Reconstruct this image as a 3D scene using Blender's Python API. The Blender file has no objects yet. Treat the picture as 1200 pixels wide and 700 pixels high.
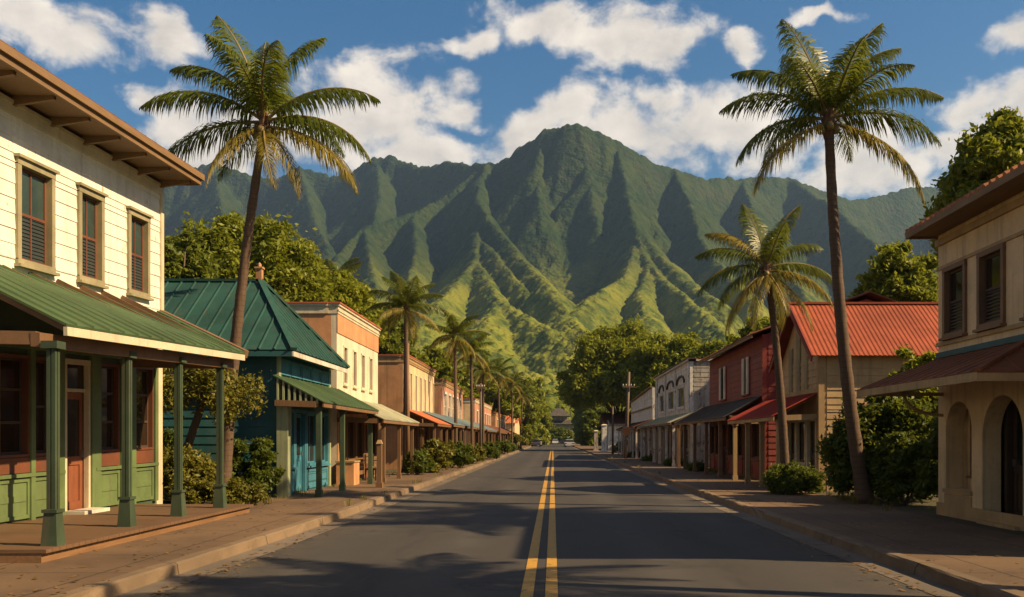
import bpy, bmesh, math, random
import numpy as np
from mathutils import Vector
R = math.radians
SC = bpy.context.scene
COL = SC.collection
random.seed(7)
EXPOSURE = 0.86
# ------------------------------------------------------------------ camera
FPX, CX, CY, EYE = 1050.0, 648.0, 514.0, 1.6
cam_d = bpy.data.cameras.new('camera'); cam = bpy.data.objects.new('camera', cam_d); COL.objects.link(cam)
cam.location = (0, 0, EYE); cam.rotation_euler = (R(90), 0, 0)
cam_d.sensor_width = 36; cam_d.lens = FPX/1200*36
cam_d.shift_x = -(CX-600)/1200; cam_d.shift_y = (CY-350)/1200
cam_d.clip_start = 0.1; cam_d.clip_end = 20000
SC.camera = cam
SC.render.resolution_x = 1024; SC.render.resolution_y = 597
SC.view_settings.view_transform = 'Standard'
try: SC.view_settings.look = 'None'
except Exception: pass
SC.view_settings.exposure = EXPOSURE; SC.view_settings.gamma = 1
SC.view_settings.use_curve_mapping = False
# ------------------------------------------------------------------ sun
SUN_EL, SUN_AZ = 36.5, 104.0          # azimuth from +Y towards +X
sd = bpy.data.lights.new('sun', 'SUN'); sun = bpy.data.objects.new('sun', sd); COL.objects.link(sun)
sd.energy = 5.0; sd.angle = R(0.5); sd.color = (1.0, 0.73, 0.41)
SDIR = Vector((math.sin(R(SUN_AZ))*math.cos(R(SUN_EL)), math.cos(R(SUN_AZ))*math.cos(R(SUN_EL)), math.sin(R(SUN_EL))))
sun.rotation_euler = (-SDIR).to_track_quat('-Z', 'Y').to_euler()
# ------------------------------------------------------------------ node helper
class NT:
    def __init__(s, nt):
        s.nt = nt; s.n = nt.nodes; s.l = nt.links
    def new(s, t, **kw):
        n = s.n.new(t)
        for k, v in kw.items(): setattr(n, k, v)
        return n
    def put(s, sock, v):
        if isinstance(v, bpy.types.NodeSocket): s.l.new(v, sock)
        elif v is not None: sock.default_value = v
    def math(s, op, a, b=None, c=None, clamp=False):
        n = s.new('ShaderNodeMath', operation=op); n.use_clamp = clamp
        for i, v in enumerate((a, b, c)):
            if v is not None: s.put(n.inputs[i], v)
        return n.outputs[0]
    def vmath(s, op, a, b=None):
        n = s.new('ShaderNodeVectorMath', operation=op)
        s.put(n.inputs[0], a)
        if b is not None: s.put(n.inputs[1], b)
        return n.outputs['Value'] if op in ('LENGTH', 'DOT_PRODUCT', 'DISTANCE') else n.outputs['Vector']
    def noise(s, vec, scale, detail=3, rough=0.55, dist=0.0):
        n = s.new('ShaderNodeTexNoise'); s.put(n.inputs['Vector'], vec)
        n.inputs['Scale'].default_value = scale; n.inputs['Detail'].default_value = detail
        n.inputs['Roughness'].default_value = rough; n.inputs['Distortion'].default_value = dist
        return n.outputs['Fac']
    def ramp(s, f, a, b):
        n = s.new('ShaderNodeMapRange'); n.interpolation_type = 'SMOOTHSTEP'
        s.put(n.inputs[0], f); n.inputs[1].default_value = a; n.inputs[2].default_value = b
        return n.outputs[0]
    def mix(s, f, a, b, blend='MIX'):
        n = s.new('ShaderNodeMix', data_type='RGBA', blend_type=blend)
        s.put(n.inputs[0], f)
        for i, v in ((6, a), (7, b)):
            if isinstance(v, tuple) and len(v) == 3: v = v+(1,)
            s.put(n.inputs[i], v)
        return n.outputs[2]
    def bump(s, h, strength=0.3, dist=0.02, normal=None):
        n = s.new('ShaderNodeBump'); n.inputs['Strength'].default_value = strength; n.inputs['Distance'].default_value = dist
        s.put(n.inputs['Height'], h)
        if normal is not None: s.put(n.inputs['Normal'], normal)
        return n.outputs[0]
# ------------------------------------------------------------------ world: Nishita sky with clouds
W = bpy.data.worlds.new('World'); SC.world = W; W.use_nodes = True
SKY_STRENGTH, CLOUD_LIGHT = 0.054, 0.56
def azel(px, py):
    return (math.atan((px-CX)/FPX), math.atan((CY-py)/math.hypot(FPX, px-CX)))
def build_world():
    t = NT(W.node_tree); t.n.clear()
    out = t.new('ShaderNodeOutputWorld')
    sky = t.new('ShaderNodeTexSky'); sky.sky_type = 'NISHITA'; sky.sun_disc = False
    sky.sun_elevation = R(SUN_EL); sky.sun_rotation = R(SUN_AZ); sky.air_density = 1.2; sky.dust_density = 0.5; sky.ozone_density = 2.5
    hs = t.new('ShaderNodeHueSaturation'); hs.inputs['Saturation'].default_value = 1.42; hs.inputs['Value'].default_value = 1.0
    t.l.new(sky.outputs[0], hs.inputs['Color'])
    b1 = t.new('ShaderNodeBackground'); t.l.new(hs.outputs[0], b1.inputs[0]); b1.inputs[1].default_value = SKY_STRENGTH
    tc = t.new('ShaderNodeTexCoord'); d = tc.outputs['Generated']
    nv = t.vmath('NORMALIZE', d)
    sp = t.new('ShaderNodeSeparateXYZ'); t.l.new(nv, sp.inputs[0])
    az = t.math('ARCTAN2', sp.outputs[0], sp.outputs[1]); el = t.math('ARCSINE', sp.outputs[2])
    cb = t.new('ShaderNodeCombineXYZ'); t.l.new(az, cb.inputs[0]); t.l.new(el, cb.inputs[1])
    p0 = cb.outputs[0]
    wn = t.new('ShaderNodeTexNoise'); wn.inputs['Scale'].default_value = 11.0; wn.inputs['Detail'].default_value = 5; t.l.new(p0, wn.inputs['Vector'])
    p = t.vmath('ADD', p0, t.vmath('MULTIPLY', t.vmath('SUBTRACT', wn.outputs['Color'], (.5,.5,.5)), (0.10, 0.075, 0)))
    blobs = [(60,26,112,38),(5,16,80,42),(200,36,52,30),(172,105,36,18),(240,150,60,45),(300,150,110,62),(225,185,90,40),
             (460,128,96,74),(400,150,80,60),(545,132,34,24),(500,175,110,30),(420,95,60,40),
             (705,36,140,46),(630,42,56,20),(545,45,42,20),(875,46,30,18),(780,48,60,30),
             (735,150,130,62),(850,140,90,56),(630,165,70,40),(900,165,90,50),(770,110,60,30),
             (1010,185,90,46),(1075,200,70,40),(1130,128,56,28),(1190,42,38,28),(1190,130,44,34),(975,16,46,12),(1110,180,60,30),
             (-160,90,150,60),(-330,40,150,50),(1400,80,140,50),(1330,180,120,40),(1600,120,160,50)]
    acc = None
    for (px, py, rx, ry) in blobs:
        a, e = azel(px, py); k = FPX*(1.0)
        sx = abs(azel(px+rx, py)[0]-a); sy = abs(azel(px, py-ry)[1]-e)
        v = t.vmath('SUBTRACT', p, (a, e, 0)); v = t.vmath('MULTIPLY', v, (1/sx, 1/sy, 0))
        f = t.math('SUBTRACT', 1.0, t.vmath('LENGTH', v))
        acc = f if acc is None else t.math('SMOOTH_MAX', acc, f, 0.25)
    wp = t.vmath('MULTIPLY', p0, (1.0, 1.35, 1.0))
    # unseen cloud added behind, overhead and far to the sides as warm fill light
    n0 = t.noise(nv, 2.2, 5, 0.55, 0.3)
    front = t.math('MULTIPLY', t.ramp(t.math('ABSOLUTE', az), 0.95, 0.75), t.ramp(el, 0.62, 0.50))
    rest = t.math('SUBTRACT', t.math('MULTIPLY', t.math('SUBTRACT', n0, 0.44), 3.0), t.math('MULTIPLY', front, 6.0))
    acc = t.math('MAXIMUM', acc, rest)
    n1 = t.noise(wp, 16.0, 10, 0.60, 0.2)
    n1b = t.noise(t.vmath('ADD', wp, (0.014, 0.013, 0)), 16.0, 6, 0.58, 0.2)
    big = t.noise(wp, 5.0, 3, 0.5)
    field = t.math('ADD', acc, t.math('MULTIPLY', t.math('SUBTRACT', n1, 0.50), 2.4))
    alpha = t.ramp(field, -0.06, 0.66)
    shade = t.math('ADD', t.math('MULTIPLY', t.math('SUBTRACT', n1, n1b), 2.6), 0.5, clamp=True)
    m1 = t.noise(wp, 7.0, 3, 0.5, 0.3); m2 = t.noise(t.vmath('ADD', wp, (0.030, 0.034, 0)), 7.0, 3, 0.5, 0.3)
    puff = t.math('ADD', t.math('MULTIPLY', t.math('SUBTRACT', m1, m2), 2.2), 0.5, clamp=True)
    shade = t.math('ADD', t.math('MULTIPLY', shade, 0.42), t.math('MULTIPLY', puff, 0.55))
    edge = t.ramp(field, 0.75, 0.15)
    tot = t.math('ADD', t.math('ADD', shade, t.math('MULTIPLY', edge, 0.28)), t.math('MULTIPLY', big, 0.35), clamp=True)
    colr = t.mix(tot, (0.46, 0.42, 0.40), (1.14, 1.01, 0.86))
    colr = t.mix(front, (0.32, 0.24, 0.17), colr)  # tones the unseen fill cloud down to a dim brown
    b2 = t.new('ShaderNodeBackground'); t.l.new(colr, b2.inputs[0]); b2.inputs[1].default_value = CLOUD_LIGHT
    mx = t.new('ShaderNodeMixShader'); t.l.new(t.math('MULTIPLY', alpha, 0.97), mx.inputs[0])
    t.l.new(b1.outputs[0], mx.inputs[1]); t.l.new(b2.outputs[0], mx.inputs[2])
    t.l.new(mx.outputs[0], out.inputs[0])
build_world()
# ================================================================== materials
M = {}
def base_mat(name):
    m = bpy.data.materials.new(name); m.use_nodes = True
    t = NT(m.node_tree); b = t.n['Principled BSDF']
    tc = t.new('ShaderNodeTexCoord')
    M[name] = m
    return m, t, b, tc.outputs['Object']
def paint(name, col, rough=0.6, var=0.25, dirt=0.25, dirtcol=(0.10,0.07,0.045), bump=0.15, streak=True, peel=0.0, peelcol=(0.2,0.15,0.1)):
    m, t, b, p = base_mat(name)
    n = t.noise(p, 1.3, 4, 0.6); f = t.noise(p, 14, 4, 0.6)
    dark = tuple(c*(1-var) for c in col); lite = tuple(min(0.9, c*(1+var*0.5)) for c in col)
    c = t.mix(t.ramp(n, 0.3, 0.7), dark, lite)
    c = t.mix(t.math('MULTIPLY', t.ramp(f, 0.45, 0.75), 0.35), c, tuple(x*0.7 for x in col))
    if streak:
        sv = t.vmath('MULTIPLY', p, (6.0, 6.0, 0.35)); s_ = t.noise(sv, 1.0, 4, 0.65)
        c = t.mix(t.math('MULTIPLY', t.ramp(s_, 0.48, 0.78), dirt*1.6), c, dirtcol)
    if peel > 0:
        pv = t.vmath('MULTIPLY', p, (1.0, 1.0, 0.45)); q = t.noise(pv, 5.0, 6, 0.7)
        c = t.mix(t.ramp(q, 0.66-peel*0.3, 0.70-peel*0.3), c, peelcol)
    t.l.new(c, b.inputs['Base Color']); b.inputs['Roughness'].default_value = rough
    t.l.new(t.bump(t.noise(p, 40, 4, 0.6), bump, 0.01), b.inputs['Normal'])
    return m
def metal_roof(name, col, rust=(0.16,0.06,0.03), rusty=0.3, rough=0.5):
    m, t, b, p = base_mat(name)
    n = t.noise(p, 0.9, 5, 0.65); s_ = t.noise(t.vmath('MULTIPLY', p, (3, 3, 1)), 2.0, 5, 0.7)
    c = t.mix(t.ramp(n, 0.25, 0.75), tuple(x*0.72 for x in col), tuple(min(.9, x*1.2) for x in col))
    c = t.mix(t.math('MULTIPLY', t.ramp(s_, 0.52, 0.78), rusty*2), c, rust)
    t.l.new(c, b.inputs['Base Color'])
    t.l.new(t.math('ADD', t.math('MULTIPLY', n, 0.3), rough-0.12), b.inputs['Roughness'])
    t.l.new(t.bump(t.noise(p, 6, 4, 0.6), 0.2, 0.03), b.inputs['Normal']); b.inputs['Specular IOR Level'].default_value = 0.22
    return m
def glass(name, col=(0.012,0.014,0.013), rough=0.06):
    m, t, b, p = base_mat(name)
    n = t.noise(p, 2.0, 3, 0.6)
    t.l.new(t.mix(n, tuple(c*0.4 for c in col), tuple(c*1.8 for c in col)), b.inputs['Base Color'])
    b.inputs['Roughness'].default_value = rough; b.inputs['Specular IOR Level'].default_value = 0.5
    t.l.new(t.bump(t.noise(p, 1.6, 2), 0.05, 0.05), b.inputs['Normal'])
    return m
def wood(name, col, rough=0.65, axis=(8,0.6,8)):
    m, t, b, p = base_mat(name)
    g = t.noise(t.vmath('MULTIPLY', p, axis), 3.0, 5, 0.65, 0.4); n = t.noise(p, 1.1, 3)
    c = t.mix(g, tuple(x*0.5 for x in col), tuple(min(.9, x*1.35) for x in col))
    c = t.mix(t.math('MULTIPLY', t.ramp(n, .45, .75), 0.5), c, tuple(x*0.55 for x in col))
    t.l.new(c, b.inputs['Base Color']); b.inputs['Roughness'].default_value = rough
    t.l.new(t.bump(g, 0.3, 0.01), b.inputs['Normal'])
    return m
def leafmat(name, c1, c2, trans=0.35, rough=0.5):
    m, t, b, p = base_mat(name)
    g = t.new('ShaderNodeNewGeometry'); oi = t.new('ShaderNodeObjectInfo')
    n = t.noise(p, 0.5, 3)
    f = t.math('ADD', t.math('MULTIPLY', g.outputs['Random Per Island'], 0.6), t.math('MULTIPLY', n, 0.45), clamp=True)
    c = t.mix(f, c1, c2)
    t.l.new(c, b.inputs['Base Color']); b.inputs['Roughness'].default_value = rough
    b.inputs['Specular IOR Level'].default_value = 0.3
    tr = t.new('ShaderNodeBsdfTranslucent'); t.l.new(t.mix(0.5, c, (0.22,0.23,0.02)), tr.inputs[0])
    mx = t.new('ShaderNodeMixShader'); mx.inputs[0].default_value = trans
    t.l.new(b.outputs[0], mx.inputs[1]); t.l.new(tr.outputs[0], mx.inputs[2])
    t.l.new(mx.outputs[0], t.n['Material Output'].inputs[0])
    return m
paint('cream_paint', (0.76,0.72,0.63), var=0.14, dirt=0.2, peel=0.12, peelcol=(0.45,0.36,0.24))
paint('cream_trim', (0.60,0.52,0.36), var=0.15, dirt=0.2)
paint('green_trim', (0.115,0.165,0.060), var=0.25, dirt=0.25)
paint('green_post', (0.045,0.070,0.036), var=0.3, dirt=0.3)
paint('dark_green_paint', (0.055,0.085,0.045), dirt=0.2)
paint('brown_trim', (0.20,0.105,0.05), dirt=0.3)
paint('brick_red_trim', (0.15,0.050,0.022), dirt=0.2)
paint('olive_casing', (0.30,0.26,0.15), dirt=0.2)
paint('teal_paint', (0.018,0.095,0.105), dirt=0.2)
paint('light_teal_paint', (0.05,0.20,0.27), dirt=0.2)
paint('pale_teal_trim', (0.28,0.36,0.32), dirt=0.3)
paint('pale_green_trim', (0.30,0.34,0.20), dirt=0.3)
paint('peach_plaster', (0.58,0.28,0.13), var=0.2, dirt=0.25)
paint('pale_plaster', (0.70,0.60,0.44), var=0.14, dirt=0.25, peel=0.06, peelcol=(0.5,0.38,0.25))
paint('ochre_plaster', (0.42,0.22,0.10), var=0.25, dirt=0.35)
paint('tan_plaster', (0.72,0.51,0.28), var=0.18, dirt=0.35)
paint('tan_wood', (0.46,0.31,0.15), var=0.2, dirt=0.3)
paint('tan_trim', (0.40,0.26,0.12), dirt=0.25)
paint('salmon_plaster', (0.50,0.24,0.15), var=0.2, dirt=0.3)
paint('maroon_paint', (0.22,0.030,0.020), var=0.25, dirt=0.25)
paint('white_weathered', (0.74,0.70,0.62), var=0.2, dirt=0.5, peel=0.3, peelcol=(0.22,0.17,0.12))
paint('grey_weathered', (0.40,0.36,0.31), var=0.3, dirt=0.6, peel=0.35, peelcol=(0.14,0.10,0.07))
paint('bluish_white', (0.42,0.48,0.50), var=0.2, dirt=0.4, peel=0.2)
paint('off_white', (0.62,0.56,0.46), dirt=0.3)
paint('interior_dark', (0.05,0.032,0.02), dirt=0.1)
paint('orange_sign', (0.62,0.22,0.06), dirt=0.2)
paint('charcoal_paint', (0.03,0.03,0.03), dirt=0.1)
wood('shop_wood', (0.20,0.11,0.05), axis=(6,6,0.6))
wood('dark_wood', (0.07,0.04,0.022), axis=(6,6,0.6))
wood('door_wood', (0.24,0.075,0.03), axis=(6,6,0.6))
wood('deck_wood', (0.15,0.082,0.040), axis=(0.6,9,9))
wood('deck_edge_wood', (0.22,0.115,0.05), axis=(9,0.6,9))
wood('soffit_wood', (0.22,0.13,0.06), axis=(8,0.6,8))
wood('pole_wood', (0.13,0.085,0.05), axis=(9,9,0.5))
wood('weathered_planks', (0.26,0.20,0.145), axis=(7,7,0.5))
metal_roof('green_roof', (0.058,0.098,0.042), rusty=0.2, rough=.68)
metal_roof('teal_roof', (0.020,0.070,0.060), rusty=0.18, rough=.72)
metal_roof('green_awning', (0.060,0.105,0.048), rusty=0.2, rough=.68)
metal_roof('pale_awning', (0.38,0.38,0.27), rusty=0.2)
metal_roof('grey_green_awning', (0.20,0.26,0.22), rusty=0.2)
metal_roof('slate_awning', (0.16,0.22,0.25), rusty=0.2)
metal_roof('orange_awning', (0.50,0.15,0.055), rusty=0.15)
metal_roof('red_roof', (0.30,0.072,0.034), rusty=0.4, rough=0.65)
metal_roof('red_awning', (0.34,0.050,0.030), rusty=0.15)
metal_roof('brown_roof', (0.20,0.085,0.045), rusty=0.25)
metal_roof('maroon_awning', (0.24,0.090,0.045), rusty=0.25, rough=.75)
metal_roof('grey_awning', (0.10,0.085,0.07), rusty=0.3)
metal_roof('tile_roof', (0.36,0.15,0.075), rusty=0.2)
metal_roof('terracotta_edge', (0.40,0.12,0.06), rusty=0.15)
glass('window_glass'); glass('warm_glass', (0.022,0.014,0.008)); glass('teal_glass', (0.03,0.05,0.045), 0.12)
m, t, b, p = base_mat('steel'); b.inputs['Metallic'].default_value = 0.8; b.inputs['Roughness'].default_value = 0.45; b.inputs['Base Color'].default_value = (0.3,0.29,0.27,1)
m, t, b, p = base_mat('rubber'); b.inputs['Roughness'].default_value = 0.8; b.inputs['Base Color'].default_value = (0.015,0.015,0.015,1)
def carpaint(name, col):
    m, t, b, p = base_mat(name)
    t.l.new(t.mix(t.noise(p, 3), tuple(c*.85 for c in col), col), b.inputs['Base Color'])
    b.inputs['Roughness'].default_value = 0.3; b.inputs['Coat Weight'].default_value = 0.6
for nm, c in (('car_white',(0.7,0.68,0.64)),('car_red',(0.4,0.04,0.03)),('car_silver',(0.4,0.4,0.4)),('car_yellow',(0.6,0.33,0.04)),('car_dark',(0.04,0.04,0.05)),('car_tan',(0.4,0.28,0.18))): carpaint(nm, c)
carpaint('lamp_red', (0.4,0.01,0.01)); carpaint('lamp_clear', (0.8,0.78,0.7))
leafmat('tree_leaf', (0.085,0.130,0.010), (0.330,0.350,0.026), .5)
leafmat('tree_leaf_dark', (0.055,0.095,0.010), (0.220,0.250,0.022), .46)
leafmat('tree_leaf_bright', (0.110,0.160,0.010), (0.390,0.400,0.030), .52)
leafmat('bush_leaf', (0.035,0.068,0.010), (0.140,0.175,0.020), .42)
leafmat('bush_leaf_yellow', (0.080,0.090,0.012), (0.230,0.200,0.025))
leafmat('palm_leaf', (0.045,0.086,0.010), (0.170,0.200,0.022), 0.45, 0.38)
leafmat('palm_leaf_gold', (0.150,0.135,0.018), (0.370,0.280,0.050), 0.42, 0.45)  # gold of the older fronds, also standing in for sunlit tips
leafmat('dry_leaf', (0.10,0.055,0.02), (0.26,0.16,0.06), .1)
paint('palm_stem', (0.22,0.16,0.05), var=0.3, dirt=0.2)
def bark(name, c, ring=0.0):
    m, t, b, p = base_mat(name)
    g = t.noise(t.vmath('MULTIPLY', p, (7,7,1.2)), 3, 5, 0.65)
    col = t.mix(g, tuple(x*.5 for x in c), tuple(x*1.4 for x in c)); h = g
    if ring:
        sp = t.new('ShaderNodeSeparateXYZ'); t.l.new(p, sp.inputs[0])
        w = t.math('FRACT', t.math('ADD', t.math('MULTIPLY', sp.outputs[2], ring), t.math('MULTIPLY', t.noise(p, 3), 0.7)))
        col = t.mix(t.math('MULTIPLY', t.ramp(w, 0.75, 0.98), 0.55), col, tuple(x*.35 for x in c))
        h = t.math('ADD', t.math('MULTIPLY', g, 0.5), t.math('MULTIPLY', w, 0.8))
    t.l.new(col, b.inputs['Base Color']); b.inputs['Roughness'].default_value = 0.85
    t.l.new(t.bump(h, 0.6, 0.03), b.inputs['Normal'])
bark('bark', (0.11,0.075,0.045)); bark('palm_bark', (0.115,0.070,0.042), 8.0); bark('palm_fibre', (0.13,0.07,0.035))
# ground materials
def asphalt():
    m, t, b, p = base_mat('asphalt')
    sp = t.new('ShaderNodeSeparateXYZ'); t.l.new(p, sp.inputs[0])
    n = t.noise(t.vmath('MULTIPLY', p, (1.0, 0.12, 1)), 1.2, 5, 0.6); g = t.noise(p, 120, 3, 0.7); big = t.noise(p, 0.25, 4, 0.6)
    c = t.mix(n, (0.032,0.029,0.027), (0.060,0.054,0.048))
    # worn wheel tracks
    w = None
    for x in (-3.1,-1.35,1.35,3.1):
        k = t.ramp(t.math('ABSOLUTE', t.math('SUBTRACT', sp.outputs[0], x)), 0.5, 0.0)
        w = k if w is None else t.math('MAXIMUM', w, k)
    c = t.mix(t.math('MULTIPLY', w, t.math('MULTIPLY', t.ramp(big, .3, .7), 0.5)), c, (0.092,0.083,0.073))
    c = t.mix(t.math('MULTIPLY', t.ramp(g, 0.45, 0.8), 0.45), c, (0.125,0.110,0.094))
    c = t.mix(t.math('MULTIPLY', t.ramp(big, 0.56, 0.60), 0.45), c, (0.026,0.025,0.025))
    oil = t.math('MULTIPLY', t.ramp(t.math('ABSOLUTE', t.math('SUBTRACT', t.math('ABSOLUTE', sp.outputs[0]), 2.2)), 0.45, 0.05), t.ramp(t.noise(t.vmath('MULTIPLY', p, (1.5,.25,1)), 1.5, 4, .7), .42, .68))
    c = t.mix(t.math('MULTIPLY', oil, .55), c, (0.020,0.019,0.018))
    dust = t.math('MULTIPLY', t.ramp(t.math('ABSOLUTE', sp.outputs[0]), 3.1, 4.2), t.ramp(t.noise(p, 2.2, 5, .7), .38, .62))
    c = t.mix(t.math('MULTIPLY', dust, .6), c, (0.12,0.092,0.062))
    v = t.new('ShaderNodeTexVoronoi', feature='DISTANCE_TO_EDGE'); v.inputs['Scale'].default_value = 0.33
    t.l.new(t.vmath('ADD', p, t.vmath('MULTIPLY', t.new('ShaderNodeTexNoise').outputs['Color'], (0,0,0))), v.inputs['Vector'])
    nz = t.new('ShaderNodeTexNoise'); nz.inputs['Scale'].default_value = 1.3; nz.inputs['Detail'].default_value = 6; t.l.new(p, nz.inputs['Vector'])
    t.l.new(t.vmath('ADD', p, t.vmath('MULTIPLY', t.vmath('SUBTRACT', nz.outputs['Color'], (.5,.5,.5)), (1.6,1.6,1.6))), v.inputs['Vector'])
    crack = t.math('MULTIPLY', t.ramp(v.outputs['Distance'], 0.007, 0.002), t.ramp(t.noise(p, 0.18, 3), 0.50, 0.60))
    c = t.mix(t.math('MULTIPLY', crack, 0.7), c, (0.012,0.011,0.011))
    t.l.new(c, b.inputs['Base Color']); b.inputs['Roughness'].default_value = 0.78
    b.inputs['Specular IOR Level'].default_value = 0.35
    h = t.math('SUBTRACT', g, crack)
    t.l.new(t.bump(h, 0.35, 0.01), b.inputs['Normal'])
asphalt()
def concrete(name, c1, c2, joint=1.5, axis=1):
    m, t, b, p = base_mat(name)
    sp = t.new('ShaderNodeSeparateXYZ'); t.l.new(p, sp.inputs[0])
    n = t.noise(p, 0.7, 6, 0.65); g = t.noise(p, 60, 3, 0.7); st = t.noise(p, 2.7, 5, 0.7)
    c = t.mix(n, c1, c2)
    c = t.mix(t.math('MULTIPLY', t.ramp(st, .52, .72), 0.5), c, tuple(x*.5 for x in c1))
    c = t.mix(t.math('MULTIPLY', t.ramp(g, .5, .8), .3), c, tuple(min(.8, x*1.4) for x in c2))
    fr = t.math('ABSOLUTE', t.math('SUBTRACT', t.math('FRACT', t.math('DIVIDE', t.math('ADD', sp.outputs[axis], t.math('MULTIPLY', st, 0.03)), joint)), 0.5))
    j = t.ramp(fr, 0.020/joint, 0.006/joint)
    fx = t.math('ABSOLUTE', t.math('SUBTRACT', t.math('FRACT', t.math('DIVIDE', t.math('ADD', sp.outputs[0], t.math('MULTIPLY', st, 0.03)), 1.4)), 0.5))
    j = t.math('MAXIMUM', j, t.math('MULTIPLY', t.ramp(fx, 0.014, 0.004), 1.0 if joint < 2 else 0.0))
    c = t.mix(t.math('MULTIPLY', t.ramp(t.noise(p, 0.33, 4, .6), .42, .66), .5), c, tuple(x*.45 for x in c1))
    c = t.mix(t.math('MULTIPLY', j, 0.85), c, (0.025,0.018,0.012))
    t.l.new(c, b.inputs['Base Color']); b.inputs['Roughness'].default_value = 0.85
    t.l.new(t.bump(t.math('SUBTRACT', t.math('MULTIPLY', g, .5), j), 0.4, 0.012), b.inputs['Normal'])
concrete('sidewalk_concrete', (0.105,0.062,0.032), (0.180,0.110,0.057))
concrete('kerb_concrete', (0.13,0.088,0.050), (0.25,0.172,0.102), 3.0)
concrete('gutter_concrete', (0.12,0.095,0.07), (0.19,0.15,0.11), 3.0)
def soil():
    m, t, b, p = base_mat('yard_soil')
    n = t.noise(p, 1.4, 6, 0.65); g = t.noise(p, 22, 4, 0.7)
    c = t.mix(t.ramp(n, .4, .6), (0.10,0.062,0.035), (0.055,0.07,0.02)); c = t.mix(t.math('MULTIPLY', g, .5), c, (0.05,0.035,0.02))
    t.l.new(c, b.inputs['Base Color']); b.inputs['Roughness'].default_value = 0.9
    t.l.new(t.bump(g, .8, .05), b.inputs['Normal'])
soil()
def grassland():
    m, t, b, p = base_mat('ground_cover')
    n = t.noise(p, 0.02, 6, 0.65); g = t.noise(p, 0.6, 5, 0.7)
    c = t.mix(n, (0.035,0.060,0.012), (0.085,0.095,0.022)); c = t.mix(t.math('MULTIPLY', g, .5), c, (0.03,0.04,0.012))
    t.l.new(c, b.inputs['Base Color']); b.inputs['Roughness'].default_value = 0.9
    t.l.new(t.bump(g, .6, .3), b.inputs['Normal'])
grassland()
def road_paint():
    m, t, b, p = base_mat('yellow_road_paint')
    n = t.noise(p, 3.0, 5, 0.7); g = t.noise(p, 70, 3, .7)
    c = t.mix(n, (0.42,0.215,0.022), (0.56,0.31,0.035)); c = t.mix(t.math('MULTIPLY', t.ramp(g, .52, .72), .55), c, (0.10,0.075,0.04))
    c = t.mix(t.ramp(t.noise(p, 7, 6, .75), .57, .66), c, (0.06,0.055,0.05))
    t.l.new(c, b.inputs['Base Color']); b.inputs['Roughness'].default_value = .6
    t.l.new(t.bump(g, .3, .01), b.inputs['Normal'])
road_paint()
def mountain_mat():
    m, t, b, p = base_mat('mountain_forest')
    g = t.new('ShaderNodeNewGeometry'); sp = t.new('ShaderNodeSeparateXYZ'); t.l.new(g.outputs['Normal'], sp.inputs[0])
    n = t.noise(p, 0.006, 6, 0.6); f = t.noise(p, 0.045, 6, 0.68); tr = t.noise(p, 0.16, 4, 0.7)
    ht = t.new('ShaderNodeSeparateXYZ'); t.l.new(p, ht.inputs[0])
    lowf = t.ramp(t.math('ADD', ht.outputs[2], t.math('MULTIPLY', t.math('SUBTRACT', n, .5), 260)), 310, 70)
    c = t.mix(t.ramp(f, .3, .7), (0.009,0.026,0.011), (0.027,0.050,0.014))  # forest colour, darkened on the upper slopes to stand in for shade
    c = t.mix(lowf, c, t.mix(t.ramp(f, .35, .65), (0.055,0.095,0.014), (0.185,0.205,0.026)))
    c = t.mix(t.math('MULTIPLY', t.ramp(tr, .45, .72), .5), c, t.mix(lowf, (0.060,0.075,0.018), (0.190,0.195,0.030)))
    cl = t.noise(p, 0.022, 5, 0.7)
    c = t.mix(t.math('MULTIPLY', t.ramp(cl, .44, .60), .6), c, t.mix(lowf, (0.045,0.062,0.016), (0.230,0.225,0.030)))
    c = t.mix(t.math('MULTIPLY', t.ramp(cl, .46, .34), .55), c, (0.014,0.034,0.010))
    rock = t.math('MULTIPLY', t.ramp(t.math('ADD', sp.outputs[2], t.math('MULTIPLY', t.math('SUBTRACT', f, .5), .5)), 0.52, 0.30), t.ramp(t.noise(p, 0.02, 5, .7), .40, .62))
    c = t.mix(t.math('MULTIPLY', rock, .45), c, (0.060,0.058,0.040))
    t.l.new(c, b.inputs['Base Color']); b.inputs['Roughness'].default_value = 0.9; b.inputs['Specular IOR Level'].default_value = 0.1
    v = t.new('ShaderNodeTexVoronoi'); v.inputs['Scale'].default_value = 0.085; t.l.new(p, v.inputs['Vector'])
    v2 = t.new('ShaderNodeTexVoronoi'); v2.inputs['Scale'].default_value = 0.2; t.l.new(p, v2.inputs['Vector'])
    h = t.math('ADD', t.math('MULTIPLY', t.math('SUBTRACT', 1.0, v.outputs['Distance']), 1.0), t.math('MULTIPLY', t.math('SUBTRACT', 1.0, v2.outputs['Distance']), 0.45))
    h = t.math('ADD', h, t.math('MULTIPLY', f, 1.5))
    t.l.new(t.bump(h, 0.7, 6.0), b.inputs['Normal'])
mountain_mat()
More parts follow.
